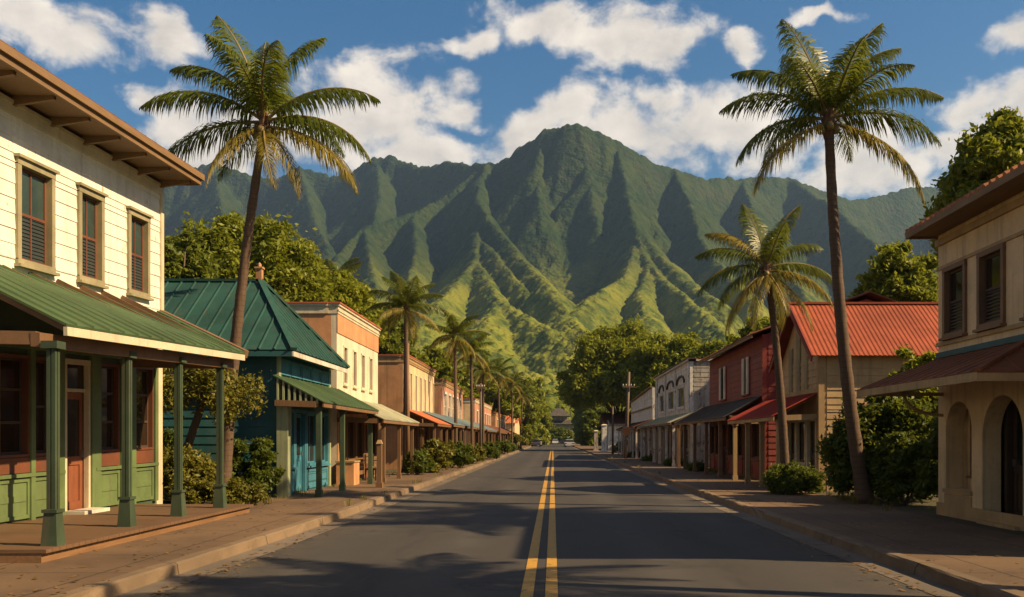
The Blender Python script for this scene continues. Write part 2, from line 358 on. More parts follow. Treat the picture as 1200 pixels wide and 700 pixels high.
# ================================================================== mesh helpers
def V3(a): return Vector(a)
class MB:
    def __init__(s): s.v = []; s.f = []; s.mi = []; s.m = 0; s.post = None
    def face(s, pts):
        i = len(s.v); s.v += [tuple(p) for p in pts]; s.f.append(tuple(range(i, i+len(pts)))); s.mi.append(s.m)
    def hexa(s, P):                     # 8 points: bottom 4, top 4
        i = len(s.v); s.v += [tuple(p) for p in P]
        for f in ((0,3,2,1),(4,5,6,7),(0,1,5,4),(1,2,6,5),(2,3,7,6),(3,0,4,7)):
            s.f.append(tuple(i+k for k in f)); s.mi.append(s.m)
    def box(s, a, b):
        x0,x1 = sorted((a[0],b[0])); y0,y1 = sorted((a[1],b[1])); z0,z1 = sorted((a[2],b[2]))
        s.hexa([(x0,y0,z0),(x1,y0,z0),(x1,y1,z0),(x0,y1,z0),(x0,y0,z1),(x1,y0,z1),(x1,y1,z1),(x0,y1,z1)])
    def prism(s, poly, ext):
        e = V3(ext); i = len(s.v); n = len(poly)
        s.v += [tuple(p) for p in poly]+[tuple(V3(p)+e) for p in poly]
        s.f.append(tuple(range(i, i+n))); s.f.append(tuple(range(i+2*n-1, i+n-1, -1))); s.mi += [s.m]*2
        for k in range(n):
            s.f.append((i+k, i+(k+1)%n, i+n+(k+1)%n, i+n+k)); s.mi.append(s.m)
    def tube(s, pts, rad, n=8, cap=True):
        pts = [V3(p) for p in pts]; i0 = len(s.v)
        for k, p in enumerate(pts):
            d = (pts[min(k+1, len(pts)-1)]-pts[max(k-1, 0)]).normalized()
            a = d.orthogonal().normalized() if abs(d.z) < 0.95 else d.cross(Vector((0,1,0))).normalized()
            if abs(d.z) < 0.95: a = d.cross(Vector((0,0,1))).normalized()
            b = d.cross(a)
            r = rad[k] if isinstance(rad, (list, tuple)) else rad
            for q in range(n):
                an = 2*math.pi*q/n; s.v.append(tuple(p+a*math.cos(an)*r+b*math.sin(an)*r))
        for k in range(len(pts)-1):
            for q in range(n):
                s.f.append((i0+k*n+q, i0+k*n+(q+1)%n, i0+(k+1)*n+(q+1)%n, i0+(k+1)*n+q)); s.mi.append(s.m)
        if cap:
            s.f.append(tuple(range(i0+n-1, i0-1, -1))); s.f.append(tuple(i0+(len(pts)-1)*n+q for q in range(n))); s.mi += [s.m]*2
    def bar(s, a, b, w, h, up=(0,0,1)):
        a, b = V3(a), V3(b); d = (b-a).normalized(); u = V3(up); sx = d.cross(u).normalized()*w/2; uz = sx.cross(d).normalized()*h/2
        s.hexa([a-sx-uz, a+sx-uz, b+sx-uz, b-sx-uz, a-sx+uz, a+sx+uz, b+sx+uz, b-sx+uz])
    def fbox(s, F, u0, u1, d0, d1, z0, z1): s.box(F.pt(u0,d0,z0), F.pt(u1,d1,z1))
    def ribs(s, poly, down, spacing, rw, rh, thick=0.03):
        P = [V3(p) for p in poly]; n = (P[1]-P[0]).cross(P[2]-P[0]).normalized()
        if n.z < 0: n = -n
        dn = V3(down); dn = (dn-n*dn.dot(n)).normalized(); a = n.cross(dn).normalized()
        s.prism(P, -n*thick)
        vals = [p.dot(a) for p in P]; lo, hi = min(vals), max(vals); k = lo+spacing*0.5
        while k < hi:
            hit = []
            for i in range(len(P)):
                p, q = P[i], P[(i+1)%len(P)]; u, w = p.dot(a), q.dot(a)
                if (u-k)*(w-k) < 0: hit.append(p+(q-p)*((k-u)/(w-u)))
            if len(hit) >= 2:
                hit.sort(key=lambda x: x.dot(dn)); p, q = hit[0], hit[-1]
                if (q-p).length > 0.08:
                    o = a*rw/2; c = a*rw*0.22
                    s.hexa([p-o-n*.004, p+o-n*.004, q+o-n*.004, q-o-n*.004, p-c+n*rh, p+c+n*rh, q+c+n*rh, q-c+n*rh])
            k += spacing
    def build(s, name, mat, parent=None, smooth=False, kind=None):
        off = Vector((0,0,0)); o = parent
        while o is not None: off += o.location; o = o.parent
        me = bpy.data.meshes.new(name)
        V = [s.post(v) for v in s.v] if s.post else s.v
        me.from_pydata([tuple(V3(v)-off) for v in V], [], s.f)
        bm = bmesh.new(); bm.from_mesh(me); bmesh.ops.recalc_face_normals(bm, faces=bm.faces); bm.to_mesh(me); bm.free()
        mats = mat if isinstance(mat, (list, tuple)) else [mat]
        for q in mats: me.materials.append(M[q])
        if len(mats) > 1: me.polygons.foreach_set('material_index', s.mi)
        if smooth: me.polygons.foreach_set('use_smooth', [True]*len(me.polygons))
        me.update()
        ob = bpy.data.objects.new(name, me); COL.objects.link(ob)
        if parent is not None: ob.parent = parent
        if kind: ob['kind'] = kind
        return ob
def np_mesh(name, Vt, Fq, mat, smooth=False):
    me = bpy.data.meshes.new(name); nv, nf = len(Vt), len(Fq); k = Fq.shape[1]
    me.vertices.add(nv); me.vertices.foreach_set('co', np.asarray(Vt, dtype=np.float32).ravel())
    me.loops.add(nf*k); me.loops.foreach_set('vertex_index', np.asarray(Fq, dtype=np.int32).ravel())
    me.polygons.add(nf); me.polygons.foreach_set('loop_start', np.arange(0, nf*k, k, dtype=np.int32))
    me.polygons.foreach_set('loop_total', np.full(nf, k, dtype=np.int32))
    if smooth: me.polygons.foreach_set('use_smooth', np.ones(nf, dtype=bool))
    me.materials.append(M[mat]); me.update(calc_edges=True); return me
def link(name, me, parent=None, loc=None):
    o = bpy.data.objects.new(name, me); COL.objects.link(o)
    if parent is not None: o.parent = parent
    if loc is not None: o.location = loc
    return o
def tag(o, label, cat, group=None):
    o['label'] = label; o['category'] = cat
    if group: o['group'] = group
    return o
def thing(name, label, cat, loc=(0,0,0), group=None):
    o = bpy.data.objects.new(name, None); COL.objects.link(o); o.location = loc; o.empty_display_size = 0.3
    return tag(o, label, cat, group)
class F:
    def __init__(s, axis, pos, sgn): s.a, s.p, s.s = axis, pos, sgn
    def pt(s, u, d, z): return (s.p+s.s*d, u, z) if s.a == 'x' else (u, s.p+s.s*d, z)
def at(px, py, Y): return Vector(((px-CX)*Y/FPX, Y, EYE+(CY-py)*Y/FPX))
def wallmesh(mb, fc, u0, u1, z0, z1, holes=(), th=0.18, board=None, lap=0.02):
    zs = {z0, z1}
    for h in holes: zs |= {max(z0, min(z1, h[2])), max(z0, min(z1, h[3]))}
    if board:
        k = z0
        while k < z1: zs.add(round(k, 4)); k += board
    zs = sorted(zs)
    for a, b in zip(zs, zs[1:]):
        if b-a < 1e-4: continue
        mid = (a+b)/2; cuts = sorted((max(u0, h[0]), min(u1, h[1])) for h in holes if h[2] < mid < h[3] and h[1] > u0 and h[0] < u1)
        cur = u0; segs = []
        for c, d in cuts:
            if c > cur: segs.append((cur, c))
            cur = max(cur, d)
        if cur < u1: segs.append((cur, u1))
        for c, d in segs:
            if board:
                j = lap*(0.8+0.4*random.random())
                P = [fc.pt(c,-th,a), fc.pt(d,-th,a), fc.pt(d,j,a), fc.pt(c,j,a), fc.pt(c,-th,b), fc.pt(d,-th,b), fc.pt(d,0.002,b), fc.pt(c,0.002,b)]
                mb.hexa(P)
            else: mb.fbox(fc, c, d, -th, 0, a, b)
def window(root, fc, u0, u1, z0, z1, casing='olive_casing', sash='brick_red_trim', pane='window_glass', nx=1, ny=2, trim=0.09, proud=0.045, cap=True, sill=True, blind=None, post=None, louvre=None):
    fr = MB(); fr.post = post
    e = 0.015
    fr.fbox(fc, u0-trim, u0+e, -0.06, proud, z0, z1); fr.fbox(fc, u1-e, u1+trim, -0.06, proud, z0, z1)
    fr.fbox(fc, u0-trim, u1+trim, -0.06, proud+.006, z1-e, z1+trim)
    fr.fbox(fc, u0-trim, u1+trim, -0.06, proud+.006, z0-trim*0.8, z0+e)
    if cap: fr.fbox(fc, u0-trim-.04, u1+trim+.04, -.02, proud+.05, z1+trim, z1+trim+.045)
    w = fr.build('window', casing, root)
    if sill:
        sl = MB(); sl.post = post; sl.fbox(fc, u0-trim-.03, u1+trim+.03, -.02, proud+.06, z0-trim*.8-.05, z0-trim*.8-.003); sl.build('sill', casing, w)
    s_ = MB(); s_.post = post; b = 0.045
    s_.fbox(fc, u0+e, u0+e+b, -.085, -.045, z0+e, z1-e); s_.fbox(fc, u1-e-b, u1-e, -.085, -.045, z0+e, z1-e)
    s_.fbox(fc, u0+e+b, u1-e-b, -.085, -.045, z0+e, z0+e+b); s_.fbox(fc, u0+e+b, u1-e-b, -.085, -.045, z1-e-b, z1-e)
    for i in range(1, nx+0):
        u = u0+(u1-u0)*i/nx; s_.fbox(fc, u-.016, u+.016, -.083, -.047, z0+e+b, z1-e-b)
    for i in range(1, ny):
        z = z0+(z1-z0)*i/ny; s_.fbox(fc, u0+e+b, u1-e-b, -.087, -.043, z-.022, z+.022)
    s_.build('sash', sash, w)
    pn = MB(); pn.post = post; pn.fbox(fc, u0+.01, u1-.01, -.075, -.066, z0+.01, z1-.01); pn.build('pane', pane, w)
    if louvre:
        lv = MB(); lv.post = post; z = z0+.05
        while z < (z0+z1)/2-.04: lv.hexa([fc.pt(u0+.06,-.062,z), fc.pt(u1-.06,-.062,z), fc.pt(u1-.06,-.05,z), fc.pt(u0+.06,-.05,z), fc.pt(u0+.06,-.062,z+.03), fc.pt(u1-.06,-.062,z+.03), fc.pt(u1-.06,-.06,z+.03), fc.pt(u0+.06,-.06,z+.03)]); z += .06
        lv.build('blind', louvre, w)
    return w
def door(root, fc, u0, u1, z0, z1, leaf='door_wood', casing='cream_trim', pane='window_glass', glazed=True, trim=0.08, post=None, double=False):
    d = MB(); d.post = post; top = min(z1, z0+2.15)
    d.fbox(fc, u0-trim, u0+.01, -.05, .04, z0, z1); d.fbox(fc, u1-.01, u1+trim, -.05, .04, z0, z1)
    d.fbox(fc, u0-trim, u1+trim, -.05, .046, z1-.01, z1+trim)
    if top < z1-.1: d.fbox(fc, u0+.01, u1-.01, -.1, .0, top, top+.06)
    fr = d.build('door_frame', casing, root)
    if top < z1-.1:
        q = MB(); q.post = post; q.fbox(fc, u0+.01, u1-.01, -.07, -.06, top+.06, z1-.01); q.build('transom_pane', pane, fr)
    leaves = [(u0+.012, u1-.012)] if not double else [(u0+.012, (u0+u1)/2-.004), ((u0+u1)/2+.004, u1-.012)]
    for a, c in leaves:
        L = MB(); L.post = post; L.fbox(fc, a, c, -.13, -.09, z0+.02, top-.01)
        b = .1
        for (x0,x1,y0,y1) in ((a,a+b,z0+.02,top-.01),(c-b,c,z0+.02,top-.01),(a+b,c-b,z0+.02,z0+.2),(a+b,c-b,top-.13,top-.01),(a+b,c-b,z0+.85,z0+1.0)):
            L.fbox(fc, x0, x1, -.09, -.07, y0, y1)
        lo = L.build('door', leaf, root)
        if glazed:
            g = MB(); g.post = post; g.fbox(fc, a+b, c-b, -.089, -.084, z0+1.0, top-.13); g.build('pane', pane, lo)
        h = MB(); h.post = post; h.fbox(fc, c-.075, c-.045, -.07, -.03, z0+.98, z0+1.1); h.build('handle', 'steel', lo)
def sheet(name, pts, z, mat, thick=None):
    mb = MB()
    if thick: mb.prism([(x,y,z) for x,y in pts], (0,0,-thick))
    else: mb.face([(x,y,z) for x,y in pts])
    return mb.build(name, mat, None, kind='structure')
# ================================================================== ground, road, pavements
sheet('ground', [(-2900,-80),(2900,-80),(2900,2680),(-2900,2680)], 0.0, 'ground_cover')
KL = [(-30,-4.6),(4,-4.55),(9,-4.42),(14,-4.28),(19,-4.18),(22,-4.22),(30,-4.2),(60,-4.2),(240,-4.2)]      # (Y, X) of the left kerb face
KR = [(-30,4.35),(6,4.3),(12,4.2),(20,4.12),(40,4.0),(80,3.95),(240,3.95)]
sheet('road', [(x,y) for y,x in KL]+[(x,y) for y,x in reversed(KR)], 0.004, 'asphalt')
def kerb(K, sg, name):
    mb = MB()
    prof = [(0,0.0),(0.02,0.125),(0.05,0.145),(0.19,0.148),(0.19,0.0)]
    rk = random.Random(len(name)+(3 if sg > 0 else 5)); ys = []; y = -30.0
    while y < 240: ys.append(y); y += .35 if y < 60 else 3.0
    xk = lambda y: float(np.interp(y, [q[0] for q in K], [q[1] for q in K])); rows = []
    for y in ys:
        chip = rk.uniform(.02,.05) if rk.random() < .10 else 0; e = rk.uniform(-.008,.008)
        rows.append([(xk(y)+sg*(q+e*(k == 1)+(chip if k == 1 else 0)), y, z-(chip*1.2 if k == 1 else 0)+rk.uniform(-.004,.004)*(k in (1,2,3))) for k,(q,z) in enumerate(prof)])
    for a, b in zip(rows, rows[1:]):
        for k in range(len(prof)-1): mb.face([a[k],a[k+1],b[k+1],b[k]])
    mb.build(name, 'kerb_concrete', None, kind='structure')
    g = MB()
    for (y0,x0),(y1,x1) in zip(K, K[1:]): g.face([(x0,y0,.009),(x0-sg*.38,y0,.009),(x1-sg*.38,y1,.009),(x1,y1,.009)])
    g.build('gutter', 'gutter_concrete', None, kind='structure')
    s_ = MB()
    e = sg*7.0
    for (y0,x0),(y1,x1) in zip(K, K[1:]): s_.face([(x0+sg*.19,y0,.14),(e,y0,.14),(e,y1,.14),(x1+sg*.19,y1,.14)])
    s_.build('sidewalk', 'sidewalk_concrete', None, kind='structure')
    y_ = MB(); y_.face([(e,-30,.136),(sg*34,-30,.136),(sg*34,240,.136),(e,240,.136)]); y_.face([(sg*34,-30,.136),(sg*34,-30,0),(sg*34,240,0),(sg*34,240,.136)])
    y_.build('yard_ground', 'yard_soil', None, kind='structure')
kerb(KL, -1, 'kerb'); kerb(KR, 1, 'kerb')
for x in (-0.265, -0.015):
    mb = MB()
    for k in range(0, 130):
        y = -4+k; mb.face([(x-.065,y,.013),(x+.065,y,.013),(x+.065,y+1,.013),(x-.065,y+1,.013)])
    mb.build('road_marking', 'yellow_road_paint', None, kind='structure')
# ================================================================== mountains (height field from a ridge network)
def vnoise(x, y, seed=0):
    xi = np.floor(x).astype(np.int64); yi = np.floor(y).astype(np.int64); xf = x-xi; yf = y-yi
    def h(a, b):
        n = (a*374761393+b*668265263+seed*1442695041) & 0x7fffffff
        n = ((n ^ (n >> 13))*1274126177) & 0x7fffffff
        return ((n ^ (n >> 16)) & 0xffff)/65535.0
    u = xf*xf*(3-2*xf); v = yf*yf*(3-2*yf)
    return (h(xi,yi)*(1-u)+h(xi+1,yi)*u)*(1-v)+(h(xi,yi+1)*(1-u)+h(xi+1,yi+1)*u)*v
def fbm(x, y, o=5, seed=0, g=0.5):
    s_ = 0; a = 1; t_ = 0
    for k in range(o): s_ = s_+a*vnoise(x*2**k+17.3*k, y*2**k-9.1*k, seed+k); t_ += a; a *= g
    return s_/t_
def worley(x, y, seed=0):
    xi = np.floor(x).astype(np.int64); yi = np.floor(y).astype(np.int64); best = np.full(x.shape, 9.0)
    for dx in (-1,0,1):
        for dy in (-1,0,1):
            a = xi+dx; b = yi+dy
            n = (a*374761393+b*668265263+seed*97531) & 0x7fffffff; n = ((n ^ (n >> 13))*1274126177) & 0x7fffffff
            r1 = (n & 0x3ff)/1023.0; r2 = ((n >> 10) & 0x3ff)/1023.0
            best = np.minimum(best, (a+r1-x)**2+(b+r2-y)**2)
    return np.sqrt(best)
RIDGES = [
 (2.3, [(-900,240,2000),(-400,215,2250),(0,205,2350),(150,198,2350),(190,192,2320),(223,194,2300),(251,188,2280),(276,195,2270),(300,203,2250),(323,205,2220),(351,192,2180),(373,200,2160),(410,200,2120),(441,180,2050),(462,179,2030),(480,188,2000),(505,191,1930),(525,184,1880),(555,188,1800),(570,186,1740),(581,189,1700),(600,179,1640),(610,167,1610),(625,161,1570),(640,149,1540),(665,144,1510),(681,142,1500),(702,147,1510),(722,161,1530),(742,170,1550),(772,189,1590),(790,192,1620),(810,199,1660),(830,207,1700),(845,205,1740),(862,207,1780),(875,203,1820),(900,202,1860),(925,204,1900),(940,212,1930),(950,214,1950),(979,225,2000),(1004,232,2050),(1025,227,2100),(1061,218,2150),(1093,215,2200),(1114,214,2200),(1250,198,2200),(1500,220,2100),(2000,240,2000)]),
 (1.47, [(571,187,1690),(562,212,1520),(560,227,1430),(572,250,1300),(590,270,1200),(610,295,1080),(630,315,960),(660,352,780)]),
 (1.34, [(560,240,1400),(558,270,1270),(580,292,1120),(600,317,1000),(625,342,880),(662,364,760),(690,392,600)]),
 (1.22, [(560,262,1300),(558,298,1120),(575,327,960),(585,347,860),(625,372,740),(670,396,620)]),
 (1.09, [(557,300,1110),(535,327,980),(510,355,850),(490,385,720)]),
 (1.02, [(585,347,860),(570,370,740),(560,400,620)]),
 (1.41, [(571,187,1690),(517,227,1620),(485,245,1560),(427,260,1480),(400,290,1350),(370,330,1150)]),
 (1.28, [(427,260,1480),(433,293,1280),(440,330,1100),(450,370,900)]),
 (1.28, [(485,245,1560),(488,290,1300),(475,335,1080)]),
 (1.54, [(720,162,1525),(732,200,1440),(735,220,1370),(746,260,1230),(755,295,1110),(775,320,1000),(795,335,910),(825,360,790),(850,388,650)]),
 (1.28, [(745,280,1170),(732,317,1000),(690,345,850),(668,368,740)]),
 (1.28, [(760,305,1070),(750,337,920),(757,368,770)]),
 (1.28, [(746,262,1220),(770,290,1120),(800,320,980),(838,345,850)]),
 (1.47, [(790,193,1610),(805,227,1450),(815,250,1350),(822,275,1250),(850,312,1080),(885,352,900)]),
 (1.28, [(640,150,1530),(628,190,1480),(632,235,1380)]),
 (1.28, [(681,143,1500),(690,200,1440),(700,260,1320)]),
 (1.41, [(925,205,1900),(960,228,1760),(990,248,1600),(1040,295,1350),(1075,345,1080)]),
 (1.28, [(870,205,1800),(890,262,1450),(930,322,1150),(965,370,900)]),
 (1.28, [(351,193,2180),(369,253,1850),(385,285,1600)]),
 (1.28, [(251,190,2280),(262,250,1950),(270,300,1600)]),
 (1.28, [(441,181,2050),(446,225,1830),(440,250,1650)]),
 (1.28, [(150,200,2350),(120,280,1700),(90,340,1200)]),
 (1.28, [(1114,215,2200),(1150,290,1600),(1180,350,1100)]),
]
def terrain():
    us = np.arange(-700, 1996, 2.25); ys = [306.0]
    while ys[-1] < 2660: ys.append(ys[-1]*1.0040+0.4)
    ys = np.array(ys); U, Y = np.meshgrid(us, ys); X = (U-CX)*Y/FPX
    best = np.full(X.shape, -1e9); bt = np.zeros(X.shape); bd = np.zeros(X.shape); bz = np.ones(X.shape)
    wx = X+(fbm(X/140, Y/140, 4, 3)-.5)*70+(fbm(X/40, Y/40, 3, 5)-.5)*16; wy = Y+(fbm(X/140+50, Y/140, 4, 4)-.5)*70+(fbm(X/40+9, Y/40, 3, 6)-.5)*16
    for ri, (sl, pts) in enumerate(RIDGES):
        P = [((px-CX)*y/FPX, y, EYE+(CY-py)*y/FPX) for px,py,y in pts]
        acc = ri*977.0
        for (x0,y0,z0),(x1,y1,z1) in zip(P, P[1:]):
            dx, dy = x1-x0, y1-y0; L2 = dx*dx+dy*dy; L = math.sqrt(L2)
            # far from the ridge use warped coordinates, on it the true ones
            t0 = np.clip(((X-x0)*dx+(Y-y0)*dy)/L2, 0, 1); d0 = np.hypot(X-x0-t0*dx, Y-y0-t0*dy)
            k = np.clip(d0/110, 0, 1); xx = X+(wx-X)*k; yy = Y+(wy-Y)*k
            t = np.clip(((xx-x0)*dx+(yy-y0)*dy)/L2, 0, 1); d = np.hypot(xx-x0-t*dx, yy-y0-t*dy)
            z = z0+t*(z1-z0); ar = acc+t*L; z = z*(1+.022*(fbm(ar/38, ar*0+ri*7.3, 4, 77)-.5)+.008*(np.abs(vnoise(ar/17, ar*0+ri*3.1, 78)*2-1)-.5)); dr_ = np.sqrt(d*d+169)-13; h = z*np.exp(-dr_*sl/np.maximum(z, 20))
            m = h > best
            side = np.sign((xx-x0)*dy-(yy-y0)*dx)
            best = np.where(m, h, best); bt = np.where(m, acc+t*L+side*311, bt); bd = np.where(m, d, bd); bz = np.where(m, z, bz)
            acc += L
    w = bt+(fbm(X/60, Y/60, 3, 11)-.5)*30
    r1 = np.abs(vnoise(w/46, bd/420, 21)*2-1); r2 = np.abs(vnoise(w/21, bd/260, 22)*2-1); r3 = np.abs(vnoise(w/10, bd/120, 23)*2-1)
    amp = np.clip(bz/350, .15, 1.2)*(1-np.exp(-bd/38))*np.exp(-bd/(bz*0.9+30))
    H = best-amp*(26*(1-r1)**2+15*(1-r2)**1.5+9*(1-r3))*(.45+1.1*fbm(X/180, Y/180, 3, 51))
    H += (fbm(X/90, Y/90, 5, 31)-.5)*np.clip(best*.10, 2, 22)*(1-np.exp(-(bd+6)/60)) + (fbm(X/18, Y/18, 4, 37)-.5)*8*np.clip(best/300,.2,1)*np.clip(bd/30,.25,1)
    base = np.clip((Y-330)*0.115, -3, 200)*(0.8+0.5*fbm(X/220, Y/220, 3, 41))+(fbm(X/70, Y/70, 4, 43)-.5)*22*np.clip((Y-330)/250, 0, 1)
    k = 18.0; H = k*np.logaddexp(H/k, base/k)-k*0.35
    low = np.clip(1.15-H/330, .05, 1)*np.clip((Y-320)/60, 0, 1)
    H += low*(5.5*(1-worley(X/13, Y/13, 5))+3.0*(1-worley(X/6, Y/6, 6))-3)
    H = np.where(Y < 312, -3.0, H)
    n, m_ = X.shape; I = np.arange(n*m_).reshape(n, m_)
    Fq = np.stack([I[:-1,:-1], I[:-1,1:], I[1:,1:], I[1:,:-1]], -1).reshape(-1, 4)
    o = link('mountains', np_mesh('mountains', np.stack([X,Y,H],-1).reshape(-1,3), Fq, 'mountain_forest', True)); o['kind'] = 'structure'
terrain()
# haze: one closed box of even, thin air round everything
def haze():
    mb = MB(); mb.box((-2950,-100,-1-3.5), (2950,2700,790)); m = bpy.data.materials.new('haze_air'); m.use_nodes = True; M['haze_air'] = m
    nt = m.node_tree; nt.nodes.clear(); o = nt.nodes.new('ShaderNodeOutputMaterial'); v = nt.nodes.new('ShaderNodeVolumePrincipled')
    v.inputs['Color'].default_value = (0.38,0.62,1.0,1); v.inputs['Density'].default_value = HAZE; v.inputs['Anisotropy'].default_value = 0.25
    nt.links.new(v.outputs[0], o.inputs['Volume']); mb.build('haze', 'haze_air', None, kind='stuff')
HAZE = 0.00012
if HAZE > 0: haze()
# ================================================================== buildings: shared builders
def awning(root, sg, Xw, Xo, zw, zo, Y0, Y1, roof, beam='shop_wood', post='shop_wood', posts=(), Xp=None, spacing=.3, rw=.05, rh=.025, base=.14, pw=.11, name='porch_roof', plinth=False, z_far=0.0, sag=0.0, hip=0.0, post_fn=None):
    """lean-to roof over the pavement: Xw wall side, Xo kerb side"""
    r = MB(); r.post = post_fn
    poly = [(Xw,Y0+hip,zw),(Xw,Y1,zw+z_far),(Xo,Y1,zo+z_far),(Xo,Y0,zo)]
    r.ribs(poly, (Xo-Xw,0,zo-zw), spacing, rw, rh)
    ro = r.build(name, roof, root)
    f = MB(); f.post = post_fn
    dx = (Xo-Xw); inn = Xo-math.copysign(.05, dx)
    f.bar((inn,Y0+.01,zo-.06),(inn,Y1-.01,zo+z_far-.06), .04, .13)
    if Xp is None: Xp = Xo-math.copysign(.25, dx)
    zp = zo+(zw-zo)*abs(Xo-Xp)/abs(dx)-.16
    f.bar((Xp,Y0+.05,zp),(Xp,Y1-.05,zp+z_far), .09, .16)
    f.bar((Xw+math.copysign(.03,dx),Y0+.05,zp+.02),(Xp,Y0+.05,zp-.02), .08, .15); f.bar((Xw+math.copysign(.03,dx),Y1-.05,zp+z_far),(Xp,Y1-.05,zp+z_far), .08, .15)
    y = Y0+.5
    while y < Y1-.2:
        zz = lambda x: zo+(zw-zo)*abs(Xo-x)/abs(dx)-.085+z_far*(y-Y0)/(Y1-Y0)
        f.bar((Xw+math.copysign(.02,dx),y,zz(Xw+math.copysign(.02,dx))),(inn-math.copysign(.03,dx),y,zz(inn)), .05, .09); y += .75
    f.build('porch_beam', beam, root)
    for yp in posts:
        p = MB(); p.post = post_fn
        zt = zp-.07+z_far*(yp-Y0)/(Y1-Y0); h = pw/2
        p.box((Xp-h,yp-h,base),(Xp+h,yp+h,zt))
        if plinth:
            q = pw*.92
            P = [(Xp-q,yp-q,base),(Xp+q,yp-q,base),(Xp+q,yp+q,base),(Xp-q,yp+q,base)]; q2 = pw*.72
            P += [(Xp-q2,yp-q2,base+.42),(Xp+q2,yp-q2,base+.42),(Xp+q2,yp+q2,base+.42),(Xp-q2,yp+q2,base+.42)]; p.hexa(P)
            p.box((Xp-q2-.02,yp-q2-.02,base+.42),(Xp+q2+.02,yp+q2+.02,base+.46))
            p.box((Xp-q2,yp-q2,zt-.14),(Xp+q2,yp+q2,zt-.05))
            for a in (-1,1):
                for c in (-1,1): p.box((Xp+a*h-a*.03,yp+c*h-c*.03,base+.46),(Xp+a*(h+.014),yp+c*(h+.014),zt-.14))
        else:
            p.box((Xp-h-.02,yp-h-.02,base),(Xp+h+.02,yp+h+.02,base+.18)); p.box((Xp-h-.03,yp-h-.03,zt-.08),(Xp+h+.03,yp+h+.03,zt))
        p.build('post', post, root)
    return ro
def panelled(mb, fc, u0, u1, z0, z1, d=0.0, rail=.07):
    mb.fbox(fc, u0, u1, d-.02, d+.012, z0, z1)
    for a in (u0, u1-rail): mb.fbox(fc, a, a+rail, d+.012, d+.035, z0, z1)
    mb.fbox(fc, u0+rail, u1-rail, d+.012, d+.035, z0, z0+rail); mb.fbox(fc, u0+rail, u1-rail, d+.012, d+.035, z1-rail, z1)
def body(root, sg, X, Y0, Y1, z0, z1, depth, front_holes=(), near_holes=(), wall='pale_plaster', side=None, board=None, th=.18, post=None, far=None):
    """four walls and a flat lid; sg=-1 stands left of the road"""
    fr = F('x', X, -sg); nr = F('y', Y0, -1); fa = F('y', Y1, 1)
    Xb = X+sg*depth; lo, hi = sorted((X+sg*.012, Xb))
    w = MB(); w.post = post
    wallmesh(w, fr, Y0, Y1, z0, z1, front_holes, th, board)
    w.build('wall', wall, root)
    s_ = MB(); s_.post = post
    xa, xb = (Xb, X-.2) if sg < 0 else (X+.2, Xb)
    wallmesh(s_, nr, min(xa,xb), max(xa,xb), z0, z1, near_holes, th, board)
    # corner strips join front and side walls
    s_.box((X+sg*.003,Y0+.003,z0),(X+sg*.2,Y0+.18,z1)); s_.box((X+sg*.19,Y1-.18,z0),(Xb,Y1-.004,z1)); s_.box((Xb-sg*.18,Y0+.19,z0),(Xb,Y1-.19,z1))
    s_.box((X+sg*.19,Y0+.19,z1-.12),(Xb-sg*.19,Y1-.19,z1-.06))
    s_.build('wall', side or wall, root)
    return fr, nr
def storefront(root, fr, spec, z0, z1, trim='shop_wood', panel='shop_wood', pane='warm_glass', sash='dark_wood', doorleaf='door_wood', sill=.75, post=None):
    """returns the holes; adds windows over panels, and doors"""
    holes = []
    for kind, a, b in spec:
        if kind == 'door': holes.append((a,b,z0,z1)); door(root, fr, a, b, z0, z1, doorleaf, trim, pane, post=post)
        else:
            holes.append((a,b,z0+sill,z1)); window(root, fr, a, b, z0+sill, z1, trim, sash, pane, nx=2 if b-a > 1 else 1, ny=1, trim=.07, cap=False, post=post)
            p = MB(); p.post = post; panelled(p, fr, a, b, z0+.06, z0+sill-.16, .006); p.build('stall_panel', panel, root)
    return holes
